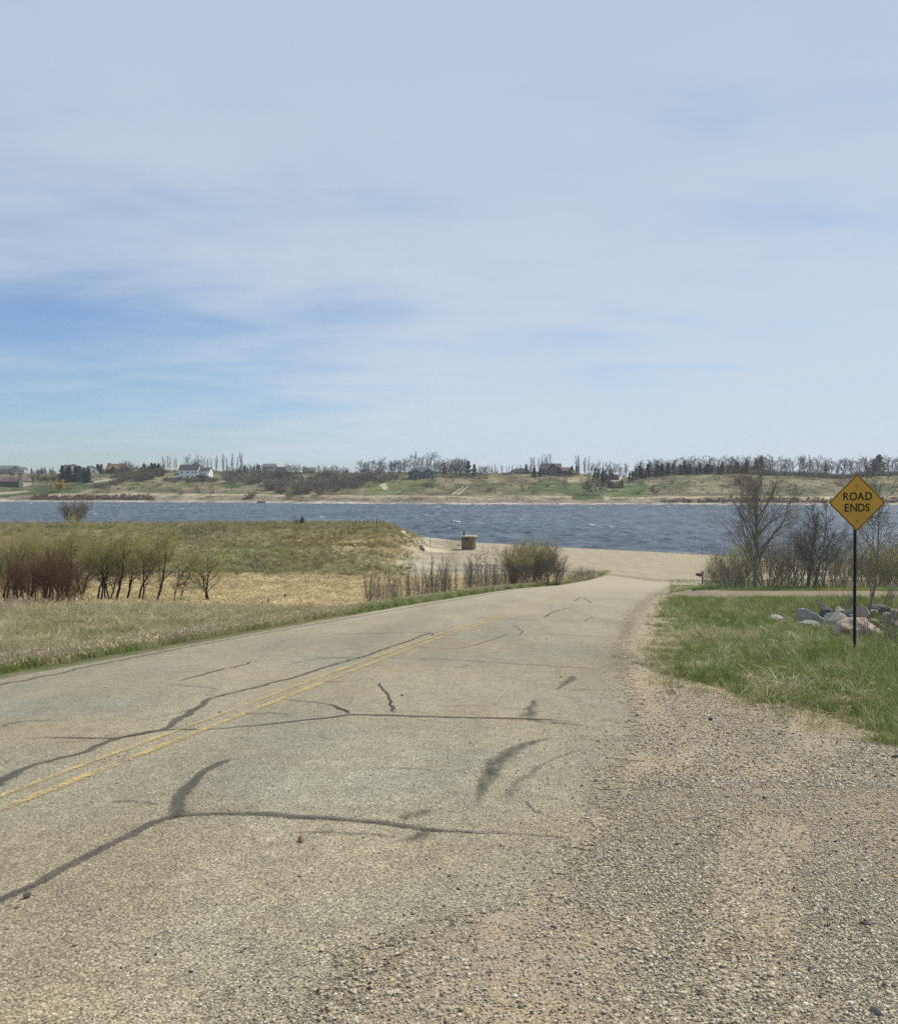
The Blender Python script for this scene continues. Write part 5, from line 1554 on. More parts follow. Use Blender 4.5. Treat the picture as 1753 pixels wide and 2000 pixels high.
for i in range(95):
    px = 1225 + 178 * rr2.uniform() ** .7; x = (px - CXP) / FPX * 165
    for _ in range(4): y = np.interp(x, SH_X, SH_Y) - rr2.uniform(-1.0, 2.2 if px > 1330 else .8); x = (px - CXP) / FPX * y
    o = link('shore_rock', rkm[rr2.integers(0, 6)], None, (x, y, float(Z(x, y)) + .12)); k = rr2.uniform(.14, .42) * (1.0 if px > 1325 else .6); o.scale = (k, k * .9, k * .7); o.rotation_euler = (0, 0, rr2.uniform(0, 6))
    tag(o, 'pale wave-washed rock lining the near shore at the end of the lot', 'rock', 'rocks lining the near shore')
# single stones one could pick up
ls = [pebble_mesh('loose_stone', ST[m_], 700 + i, 2, .12, .7, False) for i, m_ in enumerate(('grey', 'dark', 'pink', 'white', 'dark', 'tan'))]
k = 0
while k < 130:
    y = 2.8 * (14 / 2.8) ** rr2.uniform(); x = rr2.uniform(-.5, .53) * y
    dn = float(gravel_density(np.array([x]), np.array([y]))[0])
    if rr2.uniform() > dn * 1.0 + .02: continue
    o = link('loose_stone', ls[rr2.integers(0, 6)]); s_ = .009 * math.exp(rr2.normal(.25, .35)) * (1 + y * .05)
    o.scale = (s_, s_ * rr2.uniform(.7, 1), s_ * .8); o.location = (x, y, float(Z(x, y)) + .023 + s_ * .3); o.rotation_euler = (rr2.normal(0, .2), rr2.normal(0, .2), rr2.uniform(0, 6))
    tag(o, 'larger rounded stone lying loose on the gravel shoulder', 'stone', 'loose stones on the gravel shoulder'); k += 1
for px, row, sz, mt, lb in [(1241, 1966 - 27, .016, 3, 'pale round pebble standing out on the smooth dirt near the bottom'), (1080, 1815, .014, 0, 'brown stone on the dirt between the gravel ridges'), (900, 1871, .017, 3, 'whitish stone in the gravel at bottom middle'), (1337, 1458, .02, 1, 'flat black chip on the gravel below the grass'),
                            (895, 1745, .013, 1, 'black stone lying on the pale asphalt right of middle'), (877, 1720, .014, 1, 'black stone on the asphalt below the long seal'), (647, 1731, .011, 1, 'single dark stone on the bare lane'), (785, 1362, .022, 1, 'small dark stone beside the crooked crack'),
                            (1336, 1425, .03, 5, 'tan stone beside the end of the transverse crack'), (32, 1783, .012, 1, 'dark stone at the left under the thick seal'), (146, 1858, .011, 1, 'dark chip on the asphalt at lower left')]:
    b = at(px, row); o = link('loose_stone', ls[mt]); o.scale = (sz, sz * .8, sz * .75); o.location = (b.x, b.y, b.z + .019 + sz * .35); o.rotation_euler = (0, 0, rr2.uniform(0, 6)); tag(o, lb, 'stone')
# ------------------------------------------------------------------ across the lake: vegetation
def far_bare(seed, H, slim=False, bark='bark_far', twn=1.0):
    g = Grow(seed)
    if slim:
        P = [dict(seg=4, wob=.03, up=.05, tip=.25), dict(n=20, t0=.12, ang=(12, 32), len=(.25, .42), seg=3, wob=.06, up=.18, rr=.5, rmin=.06, tip=.4, taper=.6),
             dict(n=5, t0=.1, ang=(12, 35), len=(.35, .6), seg=2, wob=.1, up=.15, rr=.6, rmin=.045, tip=.5)]
        g.branch(arr(0, 0, -.5), arr(0, 0, 1), H, .16, 0, P)
    else:
        P = [dict(seg=4, wob=.07, up=.05, tip=.3), dict(n=13, t0=.15, ang=(28, 65), len=(.4, .66), seg=3, wob=.13, up=.10, rr=.5, rmin=.07, tip=.4, taper=.6),
             dict(n=7, t0=.15, ang=(25, 55), len=(.35, .6), seg=2, wob=.15, up=.08, rr=.6, rmin=.05, tip=.5), dict(n=4, t0=.2, ang=(20, 50), len=(.4, .7), seg=1, up=.05, rr=.8, rmin=.04, tip=.6)]
        g.branch(arr(0, 0, -.5), arr(g.r.normal(0, .08), 0, 1), H, .2, 0, P)
    return g.mesh('tree', M[bark], 0, 3)


def far_shrub(seed, H, bark='bark_brush', leaf=None, stems=9):
    g = Grow(seed)
    P = [dict(seg=3, wob=.12, up=.06, tip=.4), dict(n=6, t0=.15, ang=(20, 55), len=(.4, .65), seg=2, wob=.15, up=.06, rr=.6, rmin=.05, tip=.5), dict(n=4, t0=.2, ang=(20, 60), len=(.4, .7), seg=1, rr=.7, rmin=.04, tip=.6)]
    for k in range(stems):
        a = g.r.uniform(0, 6.28); f = .8 * math.sqrt(g.r.uniform()); g.branch(arr(math.cos(a) * f * H * .3, math.sin(a) * f * H * .3, -.3), arr(math.cos(a) * f, math.sin(a) * f, 1), H * g.r.uniform(.6, 1), .06, 0, P)
    return g.mesh('shrub', M[bark], 0, 2, leaf)


def spruce(seed, H, wd=.24, n=520, mat='needle'):
    r = np.random.default_rng(seed); t = r.uniform(0.04, 1, n) ** .8; t = 1 - (1 - t) * 1.0
    rad = H * wd * (1 - t) ** .8 * (0.8 + .45 * np.sin(t * 23 + seed * 2)) + .1
    a = r.uniform(0, 6.283, n); rr = rad * np.sqrt(r.uniform(.15, 1, n)); z = t * H - rr * .25
    c = np.stack([rr * np.cos(a), rr * np.sin(a), z], 1); o = np.stack([np.cos(a), np.sin(a), -.35 + 0 * a], 1)
    s_ = (H * .055 * r.uniform(.6, 1.3, n))[:, None]; q = np.stack([-np.sin(a), np.cos(a), 0 * a], 1)
    up = np.stack([0 * a, 0 * a, 1 + 0 * a], 1)
    V = np.stack([c - o * s_, c + q * s_ * .6 + up * s_ * .3, c + o * s_ * 1.3, c - q * s_ * .6 - up * s_ * .3], 1).reshape(-1, 3)
    F = np.arange(n * 4).reshape(-1, 4)
    th = np.arange(5) * 2 * np.pi / 5
    tv = np.concatenate([np.stack([.14 * np.cos(th), .14 * np.sin(th), 0 * th - .5], 1), np.stack([.03 * np.cos(th), .03 * np.sin(th), 0 * th + H * .95], 1)])
    i = np.arange(5); tf = np.stack([i, (i + 1) % 5, (i + 1) % 5 + 5, i + 5], 1) + len(V)
    me = mesh_np('evergreen', np.concatenate([V, tv]), np.concatenate([F, tf]), M[mat]); me.materials.append(M['bark_dark'])
    idx = np.zeros(len(me.polygons), np.int32); idx[n:] = 1; me.polygons.foreach_set('material_index', idx)
    return me


FB = [far_bare(800 + i, 10) for i in range(6)]; FP = [far_bare(810 + i, 12, True) for i in range(4)]
FPp = [far_bare(815 + i, 12, True, 'bark_pale') for i in range(3)]
FS = [far_shrub(820 + i, 4, 'bark_brush') for i in range(5)]; FSo = [far_shrub(830 + i, 4, 'bark_brush', (140, .35, M['leaf_green'], 1)) for i in range(4)]
SPR = [spruce(840 + i, 10, .24 + .04 * (i % 3)) for i in range(5)]
ROUND = [far_shrub(850 + i, 8, 'bark_brush', (500, .4, M['leaf_green'], 1), 11) for i in range(2)]
rf = np.random.default_rng(99)


def fput(name, me, px, row, hpx, H, label, cat, group=None, y=None, wx=1.0):
    b = at(px, row, 420) if y is None else pt(px, y)
    k = hpx * b.y / FPX / H
    o = link(name, me, None, (b.x, b.y, b.z - .1)); o.scale = (k * wx, k * wx, k); o.rotation_euler = (0, 0, rf.uniform(0, 6.283)); tag(o, label, cat, group); return o


def fline(name, protos, H, n, pts, hr, label, cat, group, jx=3, jrow=1.0, back=0, wx=1.0):
    """n copies along a polyline of photograph (px, row) points"""
    pts = np.array(pts, float); L = np.r_[0, np.cumsum(np.abs(np.diff(pts[:, 0])))]
    for i in range(n):
        t = (i + rf.uniform(.1, .9)) / n * L[-1]; px = np.interp(t, L, pts[:, 0]) + rf.normal(0, jx * .4); row = np.interp(t, L, pts[:, 1]) + rf.uniform(-jrow, jrow)
        b = at(px, row, 420); y = b.y + back * rf.uniform(0.2, 1)
        fput(name, protos[rf.integers(0, len(protos))], px, row, rf.uniform(*hr), H, label, cat, group, y=y, wx=wx)


def farea(name, protos, H, n, poly, hr, label, cat, group, wx=1.0):
    pl = np.array(poly, float); x0, y0 = pl.min(0); x1, y1 = pl.max(0); k = 0
    while k < n:
        px, row = rf.uniform(x0, x1), rf.uniform(y0, y1)
        if not in_poly(np.array([px]), np.array([row]), poly)[0]: continue
        fput(name, protos[rf.integers(0, len(protos))], px, row, rf.uniform(*hr), H, label, cat, group, wx=wx); k += 1


sky_row = lambda px: float(np.interp((px - CXP) / FPX, SKP, SKR)) + 1.2
PO = 'slender bare poplar in the cluster left of the white house'
fline('poplar_tree', FPp, 12, 6, [(316, 921), (346, 921)], (24, 32), 'slender bare poplar rising above the left end of the white house', 'tree', 'poplars left of the white house')
fline('poplar_tree', FPp, 12, 7, [(392, 922), (425, 922)], (22, 33), 'pale bare poplar behind the gabled right end of the white house', 'tree', 'poplars right of the white house')
fline('poplar_tree', FPp, 12, 8, [(430, 924), (478, 922)], (26, 38), 'tall pale bare poplar between the white house and the grey two-storey house', 'tree', 'poplars between white and grey houses')
fline('bare_tree', FB, 10, 3, [(368, 922), (388, 922)], (24, 29), 'round bare tree behind the roof of the white house', 'tree', 'round trees behind the white house', back=15)
fline('poplar_tree', FP, 12, 4, [(484, 922), (508, 922)], (14, 24), 'bare poplar left of the grey two-storey house', 'tree', 'poplars left of the grey house')
fline('evergreen', SPR, 10, 12, [(120, 938), (178, 944)], (18, 34), 'dark spruce in the clump below the white-gabled houses on the left', 'tree', 'spruces below the white-gabled houses', jx=9, jrow=3, wx=1.2)
fline('evergreen', SPR, 10, 7, [(128, 932), (176, 932)], (16, 24), 'dark spruce close to the walls of the white-gabled houses', 'tree', 'spruces against the white-gabled houses')
fline('bare_tree', FB + FSo, 9, 14, [(52, 940), (112, 942)], (18, 28), 'brown bare tree in the belt right of the brown-roofed ranch house', 'tree', 'trees right of the ranch house')
fline('evergreen', SPR, 10, 5, [(62, 920), (100, 920)], (8, 14), 'small dark spruce on the left skyline', 'tree', 'small spruces on the left skyline')
fline('evergreen', SPR, 10, 4, [(20, 930), (45, 932)], (7, 10), 'small spruce on the slope above the ranch house', 'tree', 'small spruces above the ranch house')
fline('evergreen', SPR, 10, 10, [(274, 924), (314, 922)], (12, 19), 'dark evergreen in the low row left of the white house', 'tree', 'evergreen row left of the white house', wx=1.4)
fline('evergreen', SPR, 10, 3, [(192, 922), (200, 922)], (14, 18), 'dark evergreen left of the brown-roofed house with chimney', 'tree', 'evergreens left of the chimney house', wx=1.3)
fline('bare_tree', FB, 10, 4, [(236, 928), (262, 930)], (22, 28), 'bushy bare tree in front of the chimney house', 'tree', 'bare trees before the chimney house')
farea('brush', FSo, 4, 46, [(222, 946), (225, 930), (250, 922), (318, 920), (318, 930), (290, 938), (240, 948)], (10, 15), 'olive grey bush in the thicket sloping below the chimney house', 'bush', 'bushes in the sloping left thicket', 1.2)
farea('brush', FS, 4, 24, [(176, 953), (215, 944), (238, 943), (230, 951), (190, 957)], (5, 8), 'low dark purplish brush on the slope right of the yellow tree', 'bush', 'dark low brush right of the yellow tree', 1.6)
farea('brush', FS + FSo, 4, 26, [(318, 938), (425, 936), (436, 944), (330, 944)], (5, 9), 'dark low brush on the bank under the white house', 'bush', 'brush under the white house', 1.6)
farea('thicket_bush', FS, 4, 165, [(440, 928), (530, 932), (640, 930), (700, 928), (778, 930), (770, 938), (700, 953), (625, 967), (560, 969), (535, 962), (500, 948), (440, 946)], (11, 18), 'grey leafless bush in the dense dark thicket covering the middle slope', 'bush', 'bushes of the dense middle thicket', 1.35)
fline('bare_tree', FB, 10, 12, [(440, 928), (520, 927)], (12, 18), 'low bare tree at the top of the middle thicket', 'tree', 'trees at the top of the middle thicket')
fline('evergreen', SPR, 10, 9, [(460, 923), (512, 922)], (9, 16), 'small dark evergreen left of the grey two-storey house', 'tree', 'evergreens left of the grey house')
fline('bare_tree', FB, 10, 9, [(556, 924), (592, 925)], (12, 18), 'bare tree between the grey house and the small cabin', 'tree', 'trees left of the cabin')
fline('bare_tree', FB, 10, 10, [(618, 926), (672, 927)], (13, 20), 'bare tree on the skyline right of the small cabin', 'tree', 'trees right of the cabin')
fline('bare_tree', FB, 10, 18, [(705, 929), (796, 929)], (22, 33), 'bare tree in the wood left of the blue house', 'tree', 'trees left of the blue house')
fline('bare_tree', FB, 10, 7, [(800, 925), (850, 925)], (26, 36), 'tall bare tree behind the blue house', 'tree', 'trees behind the blue house', back=25)
fline('bare_tree', FB, 10, 14, [(850, 930), (905, 932)], (24, 34), 'bare tree in the wood right of the blue house', 'tree', 'trees right of the blue house')
fline('poplar_tree', FP, 12, 6, [(886, 930), (912, 930)], (30, 38), 'slender bare tree behind the dark spruce', 'tree', 'slender trees by the dark spruce')
fput('evergreen', SPR[1], 914, 930, 30, 10, 'pointed dark spruce standing among the trees right of the blue house', 'tree', None, wx=1.2)
fput('evergreen', SPR[2], 926, 931, 25, 10, 'second narrower dark spruce right of the pointed one', 'tree')
fput('evergreen', SPR[0], 868, 926, 22, 10, 'dark evergreen tip among the bare trees right of the blue house', 'tree')
fline('bare_tree', FB, 10, 6, [(930, 938), (958, 930)], (18, 24), 'dark bare tree at the head of the dirt track', 'tree', 'trees at the head of the dirt track')
fline('poplar_tree', FP, 12, 17, [(955, 926), (1040, 924)], (13, 19), 'thin bare tree in the open line along the skyline left of the brown house', 'tree', 'thin skyline trees left of the brown house')
fput('evergreen', SPR[3], 1027, 925, 19, 10, 'lone small spruce behind the low dark-roofed house', 'tree')
fline('poplar_tree', FPp, 12, 9, [(1036, 932), (1074, 928)], (34, 43), 'tall pale poplar at the left side of the big brown house', 'tree', 'poplars left of the brown house')
fline('evergreen', SPR, 10, 3, [(1040, 932), (1056, 932)], (14, 20), 'dark evergreen under the pale poplars beside the brown house', 'tree', 'evergreens under the pale poplars')
fline('poplar_tree', FPp, 12, 6, [(1122, 928), (1150, 930)], (32, 41), 'tall pale poplar at the right side of the big brown house', 'tree', 'poplars right of the brown house')
fline('evergreen', SPR, 10, 3, [(1116, 927), (1130, 927)], (14, 20), 'dark evergreen at the right corner of the brown house', 'tree', 'evergreens at the right corner of the brown house')
fline('bare_tree', FP + FB, 11, 15, [(1150, 928), (1224, 928)], (20, 26), 'bare tree in the open line behind the dark red garage', 'tree', 'open line of trees behind the garage', back=20)
fline('evergreen', SPR, 10, 7, [(1160, 930), (1200, 930)], (12, 18), 'dark evergreen behind the dark red garage', 'tree', 'evergreens behind the garage')
fline('evergreen', SPR, 10, 5, [(1160, 940), (1186, 950)], (18, 26), 'dark spruce between the big round tree and the garage', 'tree', 'spruces left of the garage')
fline('evergreen', SPR, 10, 7, [(1186, 953), (1214, 954)], (12, 18), 'small dark spruce in the row under the garage', 'tree', 'spruces under the garage', wx=1.1)
fline('evergreen', SPR, 10, 2, [(1227, 944), (1236, 942)], (20, 26), 'dark spruce right of the garage driveway', 'tree', 'spruces right of the garage')
fput('round_tree', ROUND[0], 1161, 966, 34, 8, 'big round olive tree at the foot of the lawn by the lake', 'tree', None, wx=.95)
fput('round_tree', ROUND[1], 1146, 953, 20, 8, 'darker rounded tree touching the big olive tree', 'tree', None, wx=.9)
fline('evergreen', SPR, 10, 38, [(1238, 940), (1262, 934), (1300, 929), (1380, 927), (1480, 925)], (13, 28), 'dark evergreen in the front edge of the wood on the right-hand hill', 'tree', 'evergreens of the right wood', wx=1.35, back=14, jx=9)
fline('bare_tree', FB, 10, 42, [(1235, 938), (1262, 931), (1300, 926), (1380, 924), (1480, 922)], (22, 31), 'grey bare tree behind the evergreens of the right-hand wood', 'tree', 'bare trees of the right wood', back=35)
fline('bare_tree', FB, 10, 46, [(1480, 925), (1560, 926), (1640, 932), (1700, 928), (1790, 926)], (24, 35), 'grey bare tree in the open wood on the hill behind the sign', 'tree', 'open wood behind the sign')
fline('brush', FS, 4, 60, [(1240, 934), (1300, 928), (1480, 923)], (10, 17), 'grey undergrowth bush filling the gaps of the right-hand wood', 'bush', 'undergrowth of the right wood', back=30, wx=1.6)
fline('brush', FS, 4, 46, [(1480, 926), (1560, 929), (1640, 935), (1700, 930), (1760, 927)], (8, 15), 'dark undergrowth bush in the open wood on the hill behind the sign', 'bush', 'undergrowth of the open wood', wx=1.5)
fput('evergreen', SPR[4], 1486, 925, 34, 10, 'tallest dark evergreen where the right wood opens up', 'tree', None, wx=1.2)
fput('evergreen', SPR[2], 1716, 926, 38, 10, 'tall dark evergreen upper right of the sign', 'tree', None, wx=1.5)
fput('evergreen', SPR[1], 1706, 927, 30, 10, 'dark evergreen left of the tall one upper right of the sign', 'tree', None, wx=1.5)
fput('evergreen', SPR[0], 1612, 930, 26, 10, 'dark evergreen in the open wood above the sign', 'tree', None)
fline('brush', FS, 4, 70, [(-10, 926), (200, 921), (420, 923), (640, 925), (900, 927), (1100, 926), (1230, 930)], (4, 8), 'low scrub along the skyline across the lake', 'bush', 'scrub along the far skyline', wx=1.8)
yt = far_shrub(860, 6, 'bark_brush', (1100, .45, M['leaf_yellow'], 1), 7)
fput('yellow_tree', yt, 113, 960, 20, 6, 'bright yellow flowering tree on the green lawn at the left', 'tree', None, wx=.8)
fput('bare_tree', FB[1], 100, 962, 16, 10, 'small grey bare tree beside the yellow tree', 'tree', None)
for px, row, h, me, H, lb, w in [(410, 972, 24, FB[0], 10, 'dark bare tree alone near the shore below the white house', 1), (211, 966, 9, FB[2], 10, 'tiny tree on the pale bank right of the lawn', 1), (1105, 957, 22, FB[3], 10, 'rounded bare tree in the middle of the lawn below the brown house', 1.15), (955, 962, 12, FSo[0], 4, 'round green bush on the pale slope right of the dirt track', 1.2),
                                 (1280, 965, 14, FSo[1], 4, 'round dark bush on the pale hill right of the garage', 1.5), (1310, 944, 10, FS[1], 4, 'small round bush high on the right pale hill', 1.3), (1253, 948, 9, FSo[2], 4, 'small dark bush at the foot of the right wood', 1), (833, 952, 11, FS[2], 4, 'dark round bush below the blue house', 1.6), (847, 947, 15, FB[4], 10, 'grey bare tree below the right corner of the blue house', 1.1),
                                 (1020, 960, 15, FB[5], 10, 'grey scrub tree at the left edge of the lawn', 1.2), (1240, 966, 8, FSo[3], 4, 'low green bush near the shore right of the big olive tree', 1.8), (486, 973, 14, FSo[1], 4, 'green-tipped bush at the shore left of the pontoon boat', 1.2), (260, 955, 6, FS[0], 4, 'small dark bush on the pale slope, right one of two', 1), (252, 958, 7, FS[3], 4, 'small dark bush on the pale slope, left one of two', .8),
                                 (1556, 968, 9, FS[3], 4, 'low bush near the shore behind the tallest bare tree', 1.8), (1700, 953, 5, FS[2], 4, 'tiny bush on the pale slope above the sign', 1.4), (350, 966, 8, FS[1], 4, 'low dark bush under the white house near the shore', 1.6), (384, 962, 9, FS[4], 4, 'dark bush between the white house and the lone dark tree', 1.4), (1722, 934, 9, FB[2], 10, 'tiny tree on the bald crest at the right', 1)]:
    fput('hill_bush' if me in FS + FSo else 'hill_tree', me, px, row, h, H, lb, 'bush' if me in FS + FSo else 'tree', None, wx=w)
wg = far_shrub(861, 8, 'bark_brush', (420, .40, M['leaf_willow'], 1), 9)
fput('willow', wg, 568, 976, 28, 8, 'pale green willow at the shore in front of the dense thicket', 'tree', None, wx=.8)
fput('willow', wg, 586, 978, 14, 8, 'small pale green willow right of the larger one at the shore', 'tree', None, wx=1.1)
fput('willow', wg, 1119, 930, 13, 8, 'small yellowish willow at the right wing of the brown house', 'tree', None, wx=1.1)
sr = shrub(862, 2.2, 12, 'bark_red', .6, None, .5, .05, .04)
# shore brush: nobody could count it
def shore_scrub(name, label, px0, px1, n, s0, s1, me_list, hs, seed):
    r = np.random.default_rng(seed); t = (r.uniform(px0, px1, n) - CXP) / FPX
    y = np.interp(t, FT, FD) + r.uniform(s0, s1, n) * 200; x = t * y
    S = r.uniform(hs[0], hs[1], n); S = np.stack([S * 1.3, S * 1.3, S], 1)
    scatter(name, label, np.stack([x, y, Z(x, y)], 1), S, np.stack([0 * x, 0 * x, r.uniform(0, 6.28, n)], 1), r.integers(0, len(me_list), n), me_list)


RED = [far_shrub(870 + i, 2.2, 'bark_red', None, 6) for i in range(3)]; M2 = mat_bark('rusty_bark', (.15, .09, .065), (.29, .18, .13), 3)
for me in RED: me.materials[0] = M2
shore_scrub('shore_brush', 'rusty red brush along the far shore at the left', 62, 300, 420, .03, .12, RED, (.5, .95), 1)
shore_scrub('shore_brush', 'brown red brush along the far shore at the right', 1290, 1800, 620, .03, .12, RED + RED + FS[:1], (.30, .62), 2)
shore_scrub('hill_scrub', 'scattered low scrub over the far hillsides', -60, 1820, 900, .2, 1.0, FS + FSo, (.12, .40), 3)
rub = [boulder(880 + i, ST[m_], 1) for i, m_ in enumerate(('white', 'grey', 'white', 'dark'))]
for a, b, n, sd in ((640, 900, 260, 11), (895, 1100, 420, 12), (1170, 1330, 380, 13), (250, 640, 80, 14), (1330, 1750, 60, 15)):
    shore_scrub('rubble', 'pale rocks strewn along the far bank', a, b, n, .005, .14, rub, (.18, .48), sd)


# ------------------------------------------------------------------ houses across the lake
def hm(name, col, rough=.8): return mat_plain(name, col, rough, .08, .6)


HM = dict(white=hm('white_siding', (.74, .74, .72)), grey=hm('grey_siding', (.30, .31, .31)), lgrey=hm('pale_siding', (.46, .45, .42)), blue=hm('blue_grey_siding', (.10, .125, .15)), brown=hm('brown_siding', (.095, .062, .045)), red=hm('dark_red_siding', (.085, .035, .028)),
          tan=hm('tan_siding', (.50, .44, .34)), rdark=hm('dark_shingle', (.075, .07, .07)), rbrown=hm('brown_shingle', (.14, .10, .085)), rrust=hm('rust_shingle', (.26, .155, .09)), rgrey=hm('grey_shingle', (.17, .165, .16)), rblue=hm('slate_shingle', (.11, .12, .13)),
          glass=mat_plain('window_glass', (.03, .04, .05), .12, .1, 1, 0, .5), trim=hm('white_trim', (.78, .78, .76)), brick=hm('brick_red', (.16, .07, .05)), black=hm('black_trim', (.02, .02, .02)))


class House:
    """laid out in photograph-pixel units times the real metres per pixel at the house's distance; x right, y away, z up"""
    def __init__(s, name, label, px, row, rz=0.0, sink=0, cat='house'):
        b = at(px, row, 420); s.k = b.y / FPX; s.root = empty(name, b, R(rz)); tag(s.root, label, cat)

    def vol(s, x0, x1, y0, y1, z0, z1, roof, zr, wm, rm, ov=1.2, chimney=None):
        k = s.k; m = MB(); m.box(x0 * k, x1 * k, y0 * k, y1 * k, (z0 - 4) * k, z1 * k)
        cx, cy = (x0 + x1) / 2 * k, (y0 + y1) / 2 * k
        if roof == 'gx': m.prism([(y0 * k, z1 * k + .003), (y1 * k, z1 * k + .003), (cy, zr * k - .15)], x0 * k, x1 * k, 'x')
        if roof == 'gy': m.prism([(x0 * k, z1 * k + .003), (x1 * k, z1 * k + .003), (cx, zr * k - .15)], y0 * k, y1 * k, 'y')
        m.build('walls', HM[wm], s.root)
        a0, a1, b0, b1 = (x0 - ov) * k, (x1 + ov) * k, (y0 - ov) * k, (y1 + ov) * k; ze = z1 * k - .1; zt = zr * k; th = .28
        m = MB()
        if roof == 'gx': m.prism([(b0, ze), (cy, zt), (b1, ze), (b1, ze + th), (cy, zt + th), (b0, ze + th)], a0, a1, 'x')
        elif roof == 'gy': m.prism([(a0, ze), (cx, zt), (a1, ze), (a1, ze + th), (cx, zt + th), (a0, ze + th)], b0, b1, 'y')
        elif roof == 'hip':
            w = min(a1 - a0, b1 - b0) / 2
            r0, r1 = (a0 + w, a1 - w) if a1 - a0 > b1 - b0 else (cx - .05, cx + .05)
            m.add([(a0, b0, ze), (a1, b0, ze), (a1, b1, ze), (a0, b1, ze), (r0, cy, zt), (r1, cy, zt)], [(0, 1, 5, 4), (1, 2, 5), (2, 3, 4, 5), (3, 0, 4), (3, 2, 1, 0)])
        rf_ = m.build('roof', HM[rm], s.root)
        if chimney:
            x, w, z = chimney; m = MB(); m.box((x - w / 2) * k, (x + w / 2) * k, cy - w / 2 * k, cy + w / 2 * k, z1 * k, z * k); m.build('chimney', HM['brick'], rf_)
        return rf_

    def win(s, x, z, w, h, y, trim='trim', name='window'):
        k = s.k; t = .35
        m = MB(); m.box((x - w / 2 - t) * k, (x + w / 2 + t) * k, y * k - .10, y * k - .01, (z - h / 2 - t) * k, (z + h / 2 + t) * k); f = m.build(name, HM[trim], s.root)
        m = MB(); m.box((x - w / 2) * k, (x + w / 2) * k, y * k - .14, y * k - .103, (z - h / 2) * k, (z + h / 2) * k); m.build('pane', HM['glass'], f)

    def box(s, name, x0, x1, y0, y1, z0, z1, mt):
        k = s.k; m = MB(); m.box(x0 * k, x1 * k, y0 * k, y1 * k, z0 * k, z1 * k); return m.build(name, HM[mt], s.root)


h = House('ranch_house', 'long brown-roofed ranch house low on the left shore slope', 26, 951, -18)
h.vol(-34, 22, 0, 22, 0, 10, 'gx', 18, 'brown', 'rbrown'); h.vol(16, 26, -2, 20, 0, 11, 'gy', 19, 'tan', 'rbrown')
for x in (-24, -14, -4, 6): h.win(x, 5, 4, 3.5, 0, 'brown')
h.win(21, 6, 3, 4, -2)
h.box('deck', -20, 10, -4, 0, 1, 1.8, 'brown')
h = House('grey_house', 'grey house with two front gables at the far left of the skyline', 24, 924, 6)
h.vol(-26, 8, 0, 18, 0, 9, 'gx', 16, 'grey', 'rgrey'); h.vol(2, 12, -4, 14, 0, 9, 'gy', 15, 'grey', 'rdark'); h.vol(12, 22, 0, 16, 0, 7, 'gx', 13, 'lgrey', 'rgrey')
for x in (-20, -12, -5, 7, 16): h.win(x, 5, 3, 3, -4 if x == 7 else 0)
h.box('balcony', 4, 18, -5, -4, 2, 3, 'trim')
h = House('gabled_house', 'white-gabled house behind the dark spruces, left of the two', 143, 927, 12)
h.vol(-17, 3, 0, 18, 0, 13, 'gx', 19, 'grey', 'rdark'); h.vol(-9, 9, -4, 16, 0, 13, 'gy', 20, 'white', 'rdark', 1.5); h.vol(4, 16, -6, 14, 0, 11, 'gy', 17, 'white', 'rdark')
for x in (-13, -4, 4, 10): h.win(x, 9, 3, 3.5, -6 if x == 10 else (0 if x == -13 else -4))
h = House('gabled_house', 'white house with a low broad gable, right of the two behind the spruces', 176, 927, 10)
h.vol(-12, 14, 0, 20, 0, 8, 'gy', 17, 'white', 'rdark', 1.5); h.vol(-26, -12, 4, 18, 0, 9, 'gx', 14, 'grey', 'rdark')
for x in (-6, 6): h.win(x, 6, 3.5, 3, 0)
h = House('chimney_house', 'brown house with rust coloured roof and a brick chimney at its left end', 222, 924, -10)
h.vol(-17, 18, 0, 20, 0, 7, 'gx', 18, 'brown', 'rrust', 1.2, (-15, 4, 20)); h.vol(-2, 6, -4, 8, 0, 8, 'gy', 14, 'brown', 'rbrown')
for x in (-10, 2, 12): h.win(x, 4, 4, 3, -4 if x == 2 else 0, 'brown')
h = House('small_shed', 'small pale open-fronted building between the chimney house and the evergreens', 267, 927, 0, cat='building')
h.vol(-9, 8, 0, 10, 0, 6, 'gx', 10, 'tan', 'lgrey' if False else 'rgrey')
for x in (-5, 0, 5): h.win(x, 2.6, 3, 3.6, 0, 'lgrey')
h.box('wall_base', -9, -4, -3, 0, -3, 1, 'trim')
h = House('white_house', 'large white two-storey house with dark roof on the hill left of centre', 366, 934, -4)
h.vol(-17, 21, 0, 20, 0, 16, 'gx', 26, 'white', 'rdark', 1.0); h.vol(20, 42, 4, 26, 0, 14, 'gx', 21, 'white', 'rdark', 1.0); h.vol(-30, -18, 4, 16, -1, 7, 'gx', 10, 'white', 'rgrey', .6)
h.vol(-4, 22, 12, 30, 8, 22, 'hip', 30, 'white', 'rdark', .8)
for x in (-12, 0, 10, 17): h.win(x, 3.2, 4, 2.8, 0); h.win(x, 11.5, 3.4, 2.6, 0)
h.box('deck', 21.2, 36, -5, 3.8, 2, 5.5, 'black'); h.box('boat_cover', 37, 43, -5, 1, 5, 8.4, 'trim')
for x in (26, 32): h.win(x, 9, 3, 3, 4)
h = House('grey_house', 'flat-fronted grey two-storey house with porch on the skyline', 530, 924, 0)
h.vol(-17, 6, 0, 16, 0, 12, 'gx', 18, 'grey', 'rgrey'); h.vol(6, 24, 2, 16, 0, 6, 'gx', 12, 'grey', 'rdark')
for x in (-11, -3): h.win(x, 10, 4, 2.6, 0); h.win(x, 3.2, 4, 3, 0)
